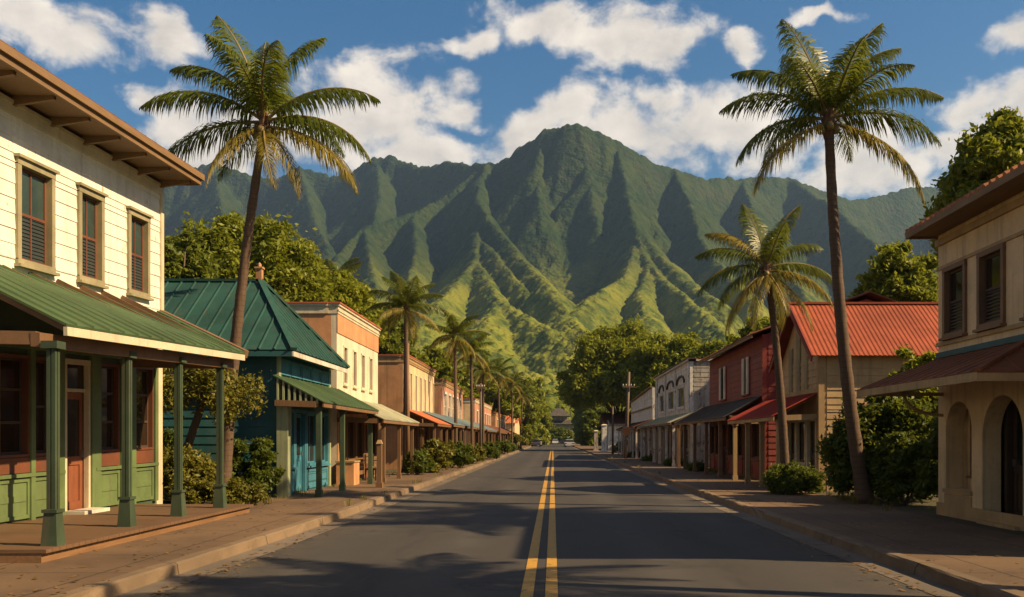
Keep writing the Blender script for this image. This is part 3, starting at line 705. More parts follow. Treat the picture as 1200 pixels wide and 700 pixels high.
# ================================================================== left: cream two-storey building with green porch
def cream_building():
    X = -8.35; Y0, Y1 = 8.5, 19.1
    def lean(v):
        k = max(0.0, min(1.0, (v[2]-.3)/2.7)); return (v[0], v[1], v[2]+k*.036*(v[1]-17.0))
    r = thing('shop_building', 'two-storey cream clapboard building with green porch roof and green shopfront', 'building', (X, Y1, .14))
    fr = F('x', X, 1)
    UW = [(13.98,14.86),(15.78,16.50),(17.62,18.38)]; UWn = [(9.6,10.4),(11.8,12.6)]
    holes = [(a,b,4.50,6.00) for a,b in UW+UWn]
    ground = [('win',9.2,10.3),('win',10.45,11.5),('win',11.65,12.7)]
    ghol = []
    for a,b in ((13.45,14.19),(14.37,14.86)): ghol.append((a,b,1.38,2.98))
    for a,b in ((16.47,17.14),(17.86,18.60)): ghol.append((a,b,1.38,2.98))
    for a,b in ((9.2,10.1),(10.3,11.2),(11.5,12.2),(12.35,13.2)): ghol.append((a,b,1.38,2.98))
    dh = (15.32,16.05,.30,2.95)
    w = MB(); w.post = lean
    wallmesh(w, fr, Y0, Y1, 4.02, 6.92, holes, .18, .235, .016); w.build('wall', 'cream_paint', r)
    lw = MB(); lw.post = lean; wallmesh(lw, fr, Y0, Y1-.28, .14, 4.02, ghol+[dh], .18); lw.build('shopfront_wall', 'dark_green_paint', r)
    cb = MB(); cb.post = lean; cb.fbox(fr, Y1-.28, Y1, -.18, .03, .14, 4.02); cb.build('corner_board', 'cream_trim', r); cb = MB(); cb.post = lean; cb.fbox(fr, Y1-.10, Y1+.025, -.10, .05, 4.02, 6.9); cb.build('corner_board', 'cream_trim', r)
    fz = MB(); fz.post = lean; fz.fbox(fr, Y0, Y1-.1, .0, .05, 6.70, 6.92); fz.fbox(fr, Y0, Y1-.1, .05, .07, 6.86, 6.92); fz.build('frieze_board', 'cream_trim', r)
    so = MB(); so.post = lean
    so.box((X-.2,Y1-.18,.14),(X-9,Y1,6.92)); so.box((X-.2,Y0,.14),(X-9,Y0+.18,6.92)); so.box((X-9,Y0+.19,.14),(X-8.8,Y1-.19,6.92)); so.build('wall', 'cream_paint', r)
    for a,b in UW+UWn: window(r, fr, a, b, 4.50, 6.00, 'olive_casing', 'brick_red_trim', 'teal_glass', nx=2, ny=2, trim=.085, proud=.055, louvre='charcoal_paint', post=lean)
    # shopfront
    tr = MB(); tr.post = lean
    for a,b in ((14.90,15.20),(16.10,16.24),(16.24,16.42),(17.22,17.42),(17.55,17.80),(13.24,13.40),(18.66,18.80),(14.22,14.34),(12.24,12.32),(11.24,11.46),(10.14,10.26)): tr.fbox(fr, a, b, .0, .075, .30, 3.12)
    tr.fbox(fr, 9.0, 18.8, .0, .09, 3.12, 3.34); tr.fbox(fr, 9.0, 15.2, .0, .085, 1.02, 1.08); tr.fbox(fr, 16.24, 18.8, .0, .085, 1.02, 1.08)
    tr.build('shopfront_trim', 'green_trim', r)
    for (a,b,z0,z1) in ghol:
        window(r, fr, a, b, z0, z1, 'brick_red_trim', 'dark_wood', 'warm_glass', nx=1, ny=3 if b-a > .6 else 2, trim=.035, cap=False, sill=False, post=lean)
        s_ = MB(); s_.post = lean; s_.fbox(fr, a-.03, b+.03, .0, .05, 1.09, 1.34); s_.build('window_apron', 'brick_red_trim', r)
        p = MB(); p.post = lean; panelled(p, fr, a-.04, b+.04, .34, 1.00, .01, .06); p.fbox(fr, a+.04, b-.04, .022, .034, .62, .72); p.build('stall_panel', 'green_trim', r)
    door(r, fr, dh[0], dh[1], dh[2], dh[3], 'door_wood', 'cream_trim', 'warm_glass', post=lean)
    # eaves
    ev = MB(); ev.post = lean; Xo = -7.55; Ya, Yb = Y0-.7, Y1+.02
    ev.box((Xo,Ya,6.985),(X-9.3,Yb,7.03)); ev.build('soffit', 'shop_wood', r)
    fa = MB(); fa.post = lean
    fa.box((Xo,Ya,6.93),(Xo+.045,Yb,7.09)); fa.box((Xo+.045,Ya,7.03),(Xo+.10,Yb+.05,7.15)); fa.box((Xo+.002,Yb,6.93),(X-9.3,Yb+.045,7.09)); fa.build('fascia', 'soffit_wood', r)
    for k in range(9):
        br = MB(); br.post = lean; y = 18.95-1.03*k; P = [(Xo-.12,y-.035,6.93),(X+.02,y-.035,6.83),(X+.02,y-.035,6.983),(Xo-.12,y-.035,6.983)]; br.prism(P, (0,.07,0)); br.build('eave_bracket', 'soffit_wood', r)
    rf = MB(); rf.post = lean
    P0=(Xo+.10,Ya,7.16); P1=(Xo+.10,Yb+.05,7.16); P2=(X-9.3,Yb+.05,7.16); P3=(X-9.3,Ya,7.16); q0=(X-4.2,Ya+4.2,8.7); q1=(X-4.2,Yb-4.2,8.7)
    rf.ribs([P0,P1,q1,q0], (1,0,-.3), .4, .05, .008); rf.ribs([P1,P2,q1], (0,1,-.3), .4, .05, .03); rf.ribs([P2,P3,q0,q1], (-1,0,-.3), .4, .05, .03); rf.ribs([P3,P0,q0], (0,-1,-.3), .4, .05, .03)
    rf.build('roof', 'brown_roof', r)
    # porch: roof, beam, posts, deck
    Xe = -6.02; zb = [(10.9,2.78),(13.25,2.88),(15.0,2.96),(16.85,3.02)]
    pr = MB(); A=(X,11.1,4.10+.21-.12); B=(X,18.95,4.32-.07); C=(Xe,17.45,3.26); D=(Xe,11.1,3.02)
    # two triangles of one slightly warped sheet
    pr.ribs([A,B,C,D], (1,0,-.45), .42, .05, .03)
    pr.bar((X+.02,18.97,4.27),(Xe-.05,17.48,3.27), .16, .07)
    pr.build('porch_roof', 'green_roof', r)
    rk = MB(); rk.bar((X+.02,19.06,4.26),(Xe-.0,17.57,3.25), .10, .15); rk.build('porch_rake', 'brown_trim', r)
    fs = MB(); fs.bar((Xe-.02,11.1,2.93),(Xe-.02,17.5,3.175), .05, .11); fs.build('porch_fascia', 'cream_trim', r)
    bm_ = MB(); bm_.bar((-6.27,10.85,2.80),(-6.27,17.45,3.04), .11, .17); bm_.bar((X+.03,10.9,2.86),(-6.27,10.9,2.82), .09, .16); bm_.bar((X+.03,17.4,3.06),(-6.27,17.4,3.03), .09, .16)
    for k in range(9):
        y = 11.3+.75*k; z = 3.0+.037*(y-11.1); bm_.bar((X+.02,y,z+1.09),(Xe-.06,y,z-.04), .05, .10)
    bm_.build('porch_beam', 'brown_trim', r)
    for (y, zt), x in zip(zb, (-6.08,-6.30,-6.27,-6.26)):
        p = MB(); h = .038; zt -= .0; b0 = .3
        q = .10; q2 = .075
        p.hexa([(x-q,y-q,b0),(x+q,y-q,b0),(x+q,y+q,b0),(x-q,y+q,b0),(x-q2,y-q2,b0+.40),(x+q2,y-q2,b0+.40),(x+q2,y+q2,b0+.40),(x-q2,y+q2,b0+.40)])
        p.box((x-q2-.018,y-q2-.018,b0+.40),(x+q2+.018,y+q2+.018,b0+.44)); p.box((x-q,y-q,zt-.09),(x+q,y+q,zt)); p.box((x-h,y-h,b0+.44),(x+h,y+h,zt-.09))
        for a in (-1,1):
            for c in (-1,1): p.box((x+a*(h-.03),y+c*(h-.03),b0+.44),(x+a*(h+.015),y+c*(h+.015),zt-.09))
        p.build('post', 'green_post', r)
    dk = MB(); Y_a, Y_b = 10.45, 17.75
    for k in range(49):
        y = Y_a+.03+k*.1485; dk.box((X,y,.255),(-5.93-.034*0,y+.142,.30))
    d_ = dk.build('deck', 'deck_wood', r)
    sk = MB(); sk.box((X,Y_a+.04,.141),(-5.99,Y_b-.06,.253)); sk.build('deck_skirt', 'deck_edge_wood', r)
    st = MB(); st.box((X+.01,15.25,.301),(X+.38,16.12,.36)); st.build('door_step', 'off_white', r)
cream_building()
# ================================================================== left: teal hip-roofed shop
def teal_shop():
    X = -6.9; Y0, Y1 = 22.4, 27.6; Xb = -14.5
    r = thing('shop_building', 'teal wooden shop with a dark green hip roof behind the leaning palm', 'building', (X, Y0, .14))
    fr = F('x', X, 1); nr = F('y', Y0, -1)
    spec = [('win',22.75,23.75),('door',23.95,24.85),('win',25.05,26.1),('win',26.25,27.3)]
    h = storefront(r, fr, spec, .14, 2.3, 'light_teal_paint', 'light_teal_paint', 'warm_glass', 'light_teal_paint', 'light_teal_paint')
    body(r, -1, X, Y0, Y1, .14, 3.72, 7.6, h, (), 'teal_paint', 'teal_paint', .22)
    ct = MB()
    for k in range(5): panelled(ct, fr, Y0+.1+k*1.0, Y0+1.04+k*1.0, 3.22, 3.62, .02, .07)
    ct.build('clerestory_panel', 'light_teal_paint', r)
    
    for ca, cb_ in ((Y0-.03, Y0+.16), (Y1-.16, Y1+.02)):
        cp = MB(); cp.fbox(fr, ca, cb_, 0.003, .06, .14, 3.7); cp.build('corner_board', 'pale_green_trim', r)
    E = -6.35; ya, yb = 21.95, 27.75; ze = 3.78; xb = -15.0; ry = 24.8; xr = -8.1; zr = 5.95
    rf = MB(); a=(E,ya,ze); b=(E,yb,ze); c=(xb,yb,ze); d=(xb,ya,ze); p=(xr,ry,zr); q=(xb+1.8,ry,zr)
    rf.ribs([a,b,p], (1,0,-1), .38, .06, .035); rf.ribs([d,a,p,q], (0,-1,-.8), .38, .06, .035); rf.ribs([b,c,q,p], (0,1,-.8), .38, .06, .035); rf.ribs([c,d,q], (-1,0,-1), .38, .06, .035)
    for s,e in ((a,p),(b,p),(p,q)): rf.bar(V3(s)+V3((0,0,.02)), V3(e)+V3((0,0,.04)), .16, .07)
    ro = rf.build('roof', 'teal_roof', r)
    ch = MB(); ch.box((xr-.10,ry-.08,zr-.4),(xr+.06,ry+.08,zr+.34)); ch.box((xr-.13,ry-.11,zr+.34),(xr+.09,ry+.11,zr+.39)); ch.tube([(xr-.02,ry,zr+.39),(xr-.02,ry,zr+.47),(xr-.02,ry,zr+.52)], [.06,.05,.01], 8); ch.build('chimney', 'ochre_plaster', ro)
    fs = MB(); fs.bar((E-.03,ya+.02,ze-.10),(E-.03,yb-.02,ze-.10), .04, .12); fs.build('fascia', 'off_white', r)
    f2 = MB(); f2.bar((E-.06,ya+.03,ze-.10),(xb,ya+.03,ze-.10), .04, .13); f2.box((E-.1,ya+.08,ze-.055),(xb,yb-.05,ze-.04)); f2.build('soffit', 'teal_paint', r)
    awning(r, -1, X, -5.62, 3.18, 2.50, 22.1, 29.0, 'green_awning', 'shop_wood', 'dark_green_paint', (22.4,24.9,28.7), -5.85, .4, base=.14, pw=.12)
    gl = MB()
    for k in range(8): gl.bar((X+.1+k*.14,22.14,2.46),(X+.1+k*.14,22.14,3.10-k*.075), .05, .03, (0,1,0))
    gl.build('awning_end_slats', 'pale_green_trim', r)
    wp = MB(); wp.box((X+.02,22.3,.14),(X+.3,22.62,2.42)); wp.build('pilaster', 'pale_green_trim', r)
teal_shop()
# ================================================================== generic parapet shop
def parapet(name, label, sg, X, Y0, Y1, H, depth, wall, side, upper, ground, aw, cornice='cream_trim', coping='terracotta_edge', frieze=None, trim='shop_wood', panel='shop_wood', ground_z=2.25, win_casing='pale_plaster', board=None, win_trim=.05, ny=1, wsash='dark_wood', wpane='window_glass', cor_h=.36, gwall=None, group=None, split=2.75, louvre=None):
    r = thing(name, label, 'building', (X, Y0, .14), group)
    fr = F('x', X, -sg); nr = F('y', Y0, -1)
    gh = storefront(r, fr, ground, .14, ground_z, trim, panel)
    top = H-cor_h
    fz0 = frieze[1] if frieze else top
    holes = gh+[(a,b,z0,z1) for a,b,z0,z1 in upper]
    body(r, sg, X, Y0, Y1, .14, top, depth, holes, (), wall, side, board)
    for a,b,z0,z1 in upper: window(r, fr, a, b, z0, z1, win_casing, wsash, wpane, nx=1, ny=ny, trim=win_trim, cap=False, proud=.03, louvre=louvre)
    if frieze:
        f = MB(); f.fbox(fr, Y0-.004, Y1+.004, .0, .03, frieze[1], top-.002); f.build('frieze', frieze[0], r)
    c = MB(); s_ = -sg
    c.fbox(fr, Y0-.02, Y1+.02, -.25, .05, top, H-.12); c.fbox(fr, Y0-.06, Y1+.06, -.25, .10, H-.12, H-.05); c.fbox(fr, Y0-.03, Y1+.03, .05, .075, top+.08, top+.13)
    xa, xb = sorted((X+sg*.26, X+sg*depth)); c.fbox(nr, xa, xb, -.22, .045, top, H-.12); c.fbox(nr, xa, xb, -.22, .09, H-.12, H-.05)
    c.box((X+sg*.26,Y1-.2,top),(X+sg*depth,Y1,H-.05))
    c.build('cornice', cornice, r)
    k = MB(); k.fbox(fr, Y0-.09, Y1+.09, -.27, .13, H-.05, H); k.fbox(nr, xa, xb, -.24, .12, H-.05, H-.003); k.build('coping', coping, r)
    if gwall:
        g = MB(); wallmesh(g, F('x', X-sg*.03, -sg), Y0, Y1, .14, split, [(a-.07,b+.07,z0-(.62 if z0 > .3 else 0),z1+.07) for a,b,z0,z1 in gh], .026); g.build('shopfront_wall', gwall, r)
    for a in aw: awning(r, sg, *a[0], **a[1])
    return r
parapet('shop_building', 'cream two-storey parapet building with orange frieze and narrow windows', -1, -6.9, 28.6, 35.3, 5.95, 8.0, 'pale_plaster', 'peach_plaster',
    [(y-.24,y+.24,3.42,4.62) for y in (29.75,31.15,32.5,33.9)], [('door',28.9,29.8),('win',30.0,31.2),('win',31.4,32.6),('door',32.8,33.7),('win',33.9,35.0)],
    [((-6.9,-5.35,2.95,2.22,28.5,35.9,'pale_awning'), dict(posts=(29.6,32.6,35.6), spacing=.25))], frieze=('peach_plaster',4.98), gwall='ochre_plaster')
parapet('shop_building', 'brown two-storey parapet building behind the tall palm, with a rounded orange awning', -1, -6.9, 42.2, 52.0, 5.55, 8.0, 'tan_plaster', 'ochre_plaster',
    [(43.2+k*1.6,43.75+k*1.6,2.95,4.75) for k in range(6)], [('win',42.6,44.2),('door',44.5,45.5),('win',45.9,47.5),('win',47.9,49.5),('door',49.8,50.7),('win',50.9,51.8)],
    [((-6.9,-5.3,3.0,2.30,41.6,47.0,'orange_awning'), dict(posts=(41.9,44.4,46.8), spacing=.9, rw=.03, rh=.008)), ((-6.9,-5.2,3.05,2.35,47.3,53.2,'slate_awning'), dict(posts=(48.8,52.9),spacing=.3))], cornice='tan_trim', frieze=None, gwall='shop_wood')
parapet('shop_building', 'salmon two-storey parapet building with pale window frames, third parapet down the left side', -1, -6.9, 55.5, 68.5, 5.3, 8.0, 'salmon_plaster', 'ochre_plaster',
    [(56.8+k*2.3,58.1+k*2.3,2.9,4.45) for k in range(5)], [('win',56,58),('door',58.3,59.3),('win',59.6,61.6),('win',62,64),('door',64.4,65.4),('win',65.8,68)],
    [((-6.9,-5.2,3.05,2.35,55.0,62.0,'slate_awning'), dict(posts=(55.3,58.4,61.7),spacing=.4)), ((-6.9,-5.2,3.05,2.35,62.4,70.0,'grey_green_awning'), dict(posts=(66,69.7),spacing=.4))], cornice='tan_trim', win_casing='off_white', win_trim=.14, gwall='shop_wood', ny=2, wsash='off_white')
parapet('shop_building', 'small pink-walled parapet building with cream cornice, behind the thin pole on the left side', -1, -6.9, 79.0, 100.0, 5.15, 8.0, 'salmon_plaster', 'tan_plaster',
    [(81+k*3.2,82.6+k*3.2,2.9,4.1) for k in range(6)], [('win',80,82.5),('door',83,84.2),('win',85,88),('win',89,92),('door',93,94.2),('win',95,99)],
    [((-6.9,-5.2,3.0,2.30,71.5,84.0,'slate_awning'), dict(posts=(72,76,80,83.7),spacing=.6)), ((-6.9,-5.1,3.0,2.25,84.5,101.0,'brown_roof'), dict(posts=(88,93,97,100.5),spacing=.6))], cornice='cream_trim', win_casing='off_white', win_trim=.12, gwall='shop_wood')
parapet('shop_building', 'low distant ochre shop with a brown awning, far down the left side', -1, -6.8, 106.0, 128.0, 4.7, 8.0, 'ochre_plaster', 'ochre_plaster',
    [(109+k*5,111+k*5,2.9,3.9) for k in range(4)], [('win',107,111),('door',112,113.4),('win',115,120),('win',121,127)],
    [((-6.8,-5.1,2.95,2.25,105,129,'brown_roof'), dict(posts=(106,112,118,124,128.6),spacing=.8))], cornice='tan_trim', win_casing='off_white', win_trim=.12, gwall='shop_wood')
def gable_shop(label, sg, X, Y0, Y1, ze, zr, depth, wall, roof):
    r = thing('shop_building', label, 'building', (X, Y0, .14)); fr = F('x', X, -sg)
    w_ = (Y1-Y0)
    h = storefront(r, fr, [('win',Y0+w_*.1,Y0+w_*.38),('door',Y0+w_*.45,Y0+w_*.57),('win',Y0+w_*.63,Y0+w_*.92)], .14, 2.3, 'off_white', 'shop_wood')
    body(r, sg, X, Y0, Y1, .14, ze, depth, h, (), wall, wall)
    g = MB(); g.prism([(X+sg*.01,Y0,ze),(X+sg*.01,Y1,ze),(X+sg*.01,(Y0+Y1)/2,zr-.1)], (sg*.2,0,0)); g.build('gable', wall, r)
    m_ = (Y0+Y1)/2; xo = X-sg*.5; xb = X+sg*(depth+.3); rf = MB()
    rf.ribs([(xo,Y0-.4,ze-.15),(xb,Y0-.4,ze-.15),(xb,m_,zr),(xo,m_,zr)], (0,-1,-.5), .6, .06, .03); rf.ribs([(xo,Y1+.4,ze-.15),(xb,Y1+.4,ze-.15),(xb,m_,zr),(xo,m_,zr)], (0,1,-.5), .6, .06, .03)
    rf.build('roof', roof, r); return r
gable_shop('distant ochre cottage with an orange gable roof, last on the left side', -1, -6.4, 150, 172, 4.3, 6.4, 8, 'tan_plaster', 'orange_awning')
# ================================================================== right: tan corner building with arches
def corner_building():
    X = 7.42; Y0, Y1 = 10.6, 17.25; Xb = 12.2
    r = thing('corner_building', 'tan plaster two-storey corner building with arched openings and a dark red porch roof', 'building', (X, Y1, .14))
    fr = F('x', X, -1)
    arches = [(15.88,16.92,.66,2.28),(14.15,15.48,.14,2.32),(12.4,13.75,.14,2.32),(10.95,12.0,.66,2.28)]
    up = [(16.12,16.90,3.55,4.74),(14.75,15.52,3.55,4.74),(13.2,13.95,3.55,4.74),(11.6,12.35,3.55,4.74)]
    w = MB(); wallmesh(w, fr, Y0, Y1, .14, 5.50, arches+up, .32)
    for a,b,z0,z1 in arches:
        rr = (b-a)/2; c = (a+b)/2; zs = z1-rr
        for s_ in (-1,1):
            poly = [(c+s_*rr,zs)]+[(c+s_*rr*math.cos(t_), zs+rr*math.sin(t_)) for t_ in np.linspace(0.12, math.pi/2, 9)]+[(c+s_*rr,z1)]
            w.prism([fr.pt(u,-.001,z) for u,z in poly], V3(fr.pt(0,-.319,0))-V3(fr.pt(0,-.001,0)))
    w.box((X+.33,Y1-.32,.14),(Xb,Y1,5.5)); w.box((X+.33,Y0,.14),(Xb,Y0+.32,5.5)); w.box((Xb-.3,Y0+.33,.14),(Xb,Y1-.33,5.5)); w.box((X+.33,Y0+.33,5.2),(Xb-.31,Y1-.33,5.3))
    w.build('wall', 'tan_plaster', r)
    for k, (a,b,z0,z1) in enumerate(arches):
        bk = MB(); bf = F('x', X+.42, -1)
        if z0 > .3:
            hole = (a+.30, b-.22, .95, 2.05) if k == 0 else (a+.2,b-.2,.95,2.05)
            wallmesh(bk, bf, a-.3, b+.3, .14, 2.6, [hole], .12); bk.build('arch_niche', 'tan_plaster', r)
            window(r, bf, *hole[:2], hole[2], hole[3], 'brown_trim', 'dark_wood', 'warm_glass', nx=1, ny=4, trim=.05, cap=False)
            sl = MB(); sl.fbox(fr, a-.04, b+.04, -.34, .05, z0-.07, z0-.003); sl.fbox(fr, a-.02, b+.02, -.0, .025, .2, z0-.1); sl.build('arch_sill', 'tan_trim', r)
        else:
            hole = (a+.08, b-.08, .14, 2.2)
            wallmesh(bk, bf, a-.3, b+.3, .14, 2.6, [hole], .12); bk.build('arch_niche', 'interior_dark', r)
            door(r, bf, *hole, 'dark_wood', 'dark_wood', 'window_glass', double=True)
            st = MB(); st.fbox(fr, a+.02, b-.02, -.3, .12, .141, .2); st.build('door_step', 'tan_trim', r)
    for a,b,z0,z1 in up: window(r, fr, a, b, z0, z1, 'brown_trim', 'dark_wood', 'warm_glass', nx=1, ny=2, trim=.075, proud=.05, cap=False, louvre='dark_wood')
    sc = MB(); sc.fbox(fr, Y0-.02, Y1+.02, 0, .045, 3.36, 3.43); sc.fbox(fr, Y0-.02, Y1+.02, 0, .03, 4.82, 4.88); sc.fbox(fr, Y0-.02, Y1+.02, 0, .06, 5.28, 5.40); sc.fbox(fr, Y0-.01, Y1+.01, 0, .035, .141, .38); sc.build('string_course', 'tan_trim', r)
    fl = MB(); fl.fbox(fr, Y0, Y1, 0, .05, 3.14, 3.24); fl.build('porch_flashing', 'teal_paint', r)
    E = 6.82; ya, yb = Y0-.55, Y1+.1; xe = Xb+.6
    so = MB(); so.box((E+.06,ya+.05,5.50),(xe-.05,yb-.03,5.53)); so.bar((E+.03,ya,5.52),(E+.03,yb,5.52), .05, .12); so.bar((E+.03,yb-.0,5.52),(xe,yb-.0,5.52), .05, .12); so.build('soffit', 'soffit_wood', r)
    rf = MB(); a=(E,ya,5.58); b=(E,yb+.03,5.58); c=(xe,yb+.03,5.58); d=(xe,ya,5.58); xm = (E+xe)/2; zr = 6.75; p=(xm,yb-2.6,zr); q=(xm,ya+2.6,zr)
    for poly, dn in (([a,b,p,q],(-1,0,-.4)),([b,c,p],(0,1,-.4)),([c,d,q,p],(1,0,-.4)),([d,a,q],(0,-1,-.4))): rf.ribs(poly, dn, .22, .12, .05, .06)
    rf.build('roof', 'tile_roof', r)
    Xo = 6.02; A=(X,Y1-.05,3.14); B=(X,13.9,3.14); C=(Xo,12.7,2.56); D=(Xo,17.75,2.56); A2=(X,17.3,3.14)
    pr = MB(); pr.ribs([B,A2,D,C], (-1,0,-.43), .42, .05, .022); pr.ribs([B,C,(X,12.7,2.56)], (0,-1,-.45), .42, .05, .022); pr.bar(V3(B)+V3((0,0,.02)), V3(C)+V3((0,0,.02)), .1, .05)
    pr.build('porch_roof', 'maroon_awning', r)
    fs = MB(); fs.bar((Xo+.02,12.72,2.48),(Xo+.02,17.75,2.48), .05, .13); fs.bar((Xo+.02,12.74,2.48),(X-.01,12.74,2.48), .05, .13); fs.bar((Xo+.05,17.72,2.48),(X-.05,17.35,3.02), .05, .12)
    fs.build('porch_fascia', 'tan_trim', r)
    for y in (17.05,):
        bk = MB(); pts = [(X+.02-.75*math.sin(t_), y, 2.40-.36*math.cos(t_)) for t_ in np.linspace(0, math.pi/2, 8)]
        bk.tube(pts, .035, 6); bk.bar((X-.0,y,2.44),(Xo+.06,y,2.44), .06, .07); bk.build('porch_bracket', 'tan_trim', r)
corner_building()
# ================================================================== right: gabled shop with red corrugated roof
def gabled_shop():
    X = 7.35; Y0, Y1 = 24.7, 28.9; Xb = 14.5
    r = thing('shop_building', 'tan wooden shop with a bright red corrugated gable roof and red lean-to awning', 'building', (X, Y0, .14))
    fr = F('x', X, -1); nr = F('y', Y0, -1)
    h = storefront(r, fr, [('door',25.0,25.8),('win',26.0,26.9),('door',27.1,27.9),('win',28.05,28.7)], .14, 2.1, 'cream_trim', 'brick_red_trim', doorleaf='dark_wood')
    sh = [(25.55,26.0,3.1,4.25),(26.95,27.4,3.1,4.55)]
    body(r, 1, X, Y0, Y1, .14, 3.92, 7.0, h, [(8.6,9.5,1.0,2.4)], 'tan_wood', 'tan_wood', .2)
    window(r, nr, 8.6, 9.5, 1.0, 2.4, 'tan_trim', 'dark_wood', 'window_glass')
    ym = (Y0+Y1)/2; zr = 5.62
    g = MB(); g.prism([(X+.002,Y0+.02,3.92),(X+.002,Y1-.02,3.92),(X+.002,ym,zr-.14)], (.2,0,0)); g.build('gable', 'tan_wood', r); g = MB(); g.prism([(Xb-.3,Y0+.02,3.92),(Xb-.3,Y1-.02,3.92),(Xb-.3,ym,zr-.14)], (.2,0,0)); g.build('gable', 'tan_wood', r)
    for a,b,z0,z1 in ((25.75,26.15,3.0,4.35),(26.55,27.0,3.0,4.75),(27.4,27.8,3.0,4.35)):
        lv = MB(); lv.fbox(fr, a, b, .004, .035, z0, z1); z = z0+.05
        while z < z1-.05: lv.fbox(fr, a+.05, b-.05, .035, .05, z, z+.035); z += .075
        lv.build('shutter', 'olive_casing', r)
    cb = MB(); cb.fbox(fr, Y0-.02, Y0+.13, .004, .05, .14, 3.9); cb.fbox(nr, X-.04, X+.12, 0.025, .05, .14, 3.9); cb.fbox(fr, Y1-.13, Y1, .004, .05, .14, 3.9); cb.fbox(fr, Y0+.13, Y1-.13, .004, .05, 2.88, 3.0); cb.build('corner_board', 'tan_trim', r)
    xo, xe = X-.32, Xb+.3; rf = MB()
    rf.ribs([(xo,Y0-.3,3.86),(xe,Y0-.3,3.86),(xe,ym,zr),(xo,ym,zr)], (0,-1,-.8), .13, .10, .012); rf.ribs([(xo,Y1+.3,3.86),(xe,Y1+.3,3.86),(xe,ym,zr),(xo,ym,zr)], (0,1,-.8), .13, .10, .012)
    rf.bar((xo-.02,ym,zr+.02),(xe,ym,zr+.02), .2, .06); rf.build('roof', 'red_roof', r)
    bb = MB(); bb.bar((xo+.02,Y0-.3,3.78),(xo+.02,ym,zr-.08), .04, .2); bb.bar((xo+.02,Y1+.3,3.78),(xo+.02,ym,zr-.08), .04, .2); bb.build('barge_board', 'maroon_paint', r)
    awning(r, 1, X, 6.05, 2.88, 2.22, 24.75, 31.2, 'red_awning', 'tan_trim', 'tan_trim', (25.0,27.0,29.0,31.0), 6.3, .3, rw=.06, rh=.02, pw=.13)
gabled_shop()
def maroon_shop():
    X = 7.35; Y0, Y1 = 31.4, 42.0
    r = thing('shop_building', 'dark red two-storey wooden shop with two cream shuttered windows on the right side', 'building', (X, Y0, .14)); fr = F('x', X, -1)
    h = storefront(r, fr, [('win',31.8,33.0),('door',33.3,34.2),('win',34.6,35.8),('win',36.2,37.4),('door',37.8,38.7),('win',39.1,40.3),('win',40.6,41.7)], .14, 2.2, 'brick_red_trim', 'maroon_paint', doorleaf='dark_wood')
    up = [(33.4,34.5,3.3,4.62),(37.9,39.2,3.3,4.62)]
    body(r, 1, X, Y0, Y1, .14, 5.25, 7.0, h+up, (), 'maroon_paint', 'maroon_paint', .22)
    for a,b,z0,z1 in up:
        window(r, fr, a, b, z0, z1, 'maroon_paint', 'dark_wood', 'window_glass', nx=2, ny=1, trim=.05, cap=False)
        for u in (a-.02, b-.36):
            s_ = MB(); s_.fbox(fr, u, u+.38, .05, .085, z0-.03, z1+.03); z = z0+.04
            while z < z1-.05: s_.fbox(fr, u+.05, u+.33, .085, .1, z, z+.035); z += .08
            s_.build('shutter', 'off_white', r)
    rf = MB(); rf.ribs([(6.85,Y0-.35,5.22),(6.85,Y1+.3,5.22),(11,Y1+.3,6.7),(11,Y0-.35,6.7)], (-1,0,-.35), .3, .08, .03); rf.ribs([(15,Y0-.35,5.22),(15,Y1+.3,5.22),(11,Y1+.3,6.7),(11,Y0-.35,6.7)], (1,0,-.35), .3, .08, .03); rf.build('roof', 'brown_roof', r)
    ga = MB(); ga.prism([(X+.1,Y0+.01,5.25),(14.3,Y0+.01,5.25),(11,Y0+.01,6.5)], (0,.18,0)); ga.build('gable', 'maroon_paint', r); ga = MB(); ga.prism([(X+.1,Y1-.2,5.25),(14.3,Y1-.2,5.25),(11,Y1-.2,6.5)], (0,.18,0)); ga.build('gable', 'maroon_paint', r)
    ev = MB(); ev.bar((6.9,Y0-.33,5.15),(6.9,Y1+.28,5.15), .05, .12); ev.build('fascia', 'brown_trim', r)
    awning(r, 1, X, 6.0, 3.12, 2.36, 31.5, 44.6, 'grey_awning', 'shop_wood', 'brown_trim', (33.5,36.5,39.5,42.4,44.4), 6.25, .5, pw=.12)
maroon_shop()
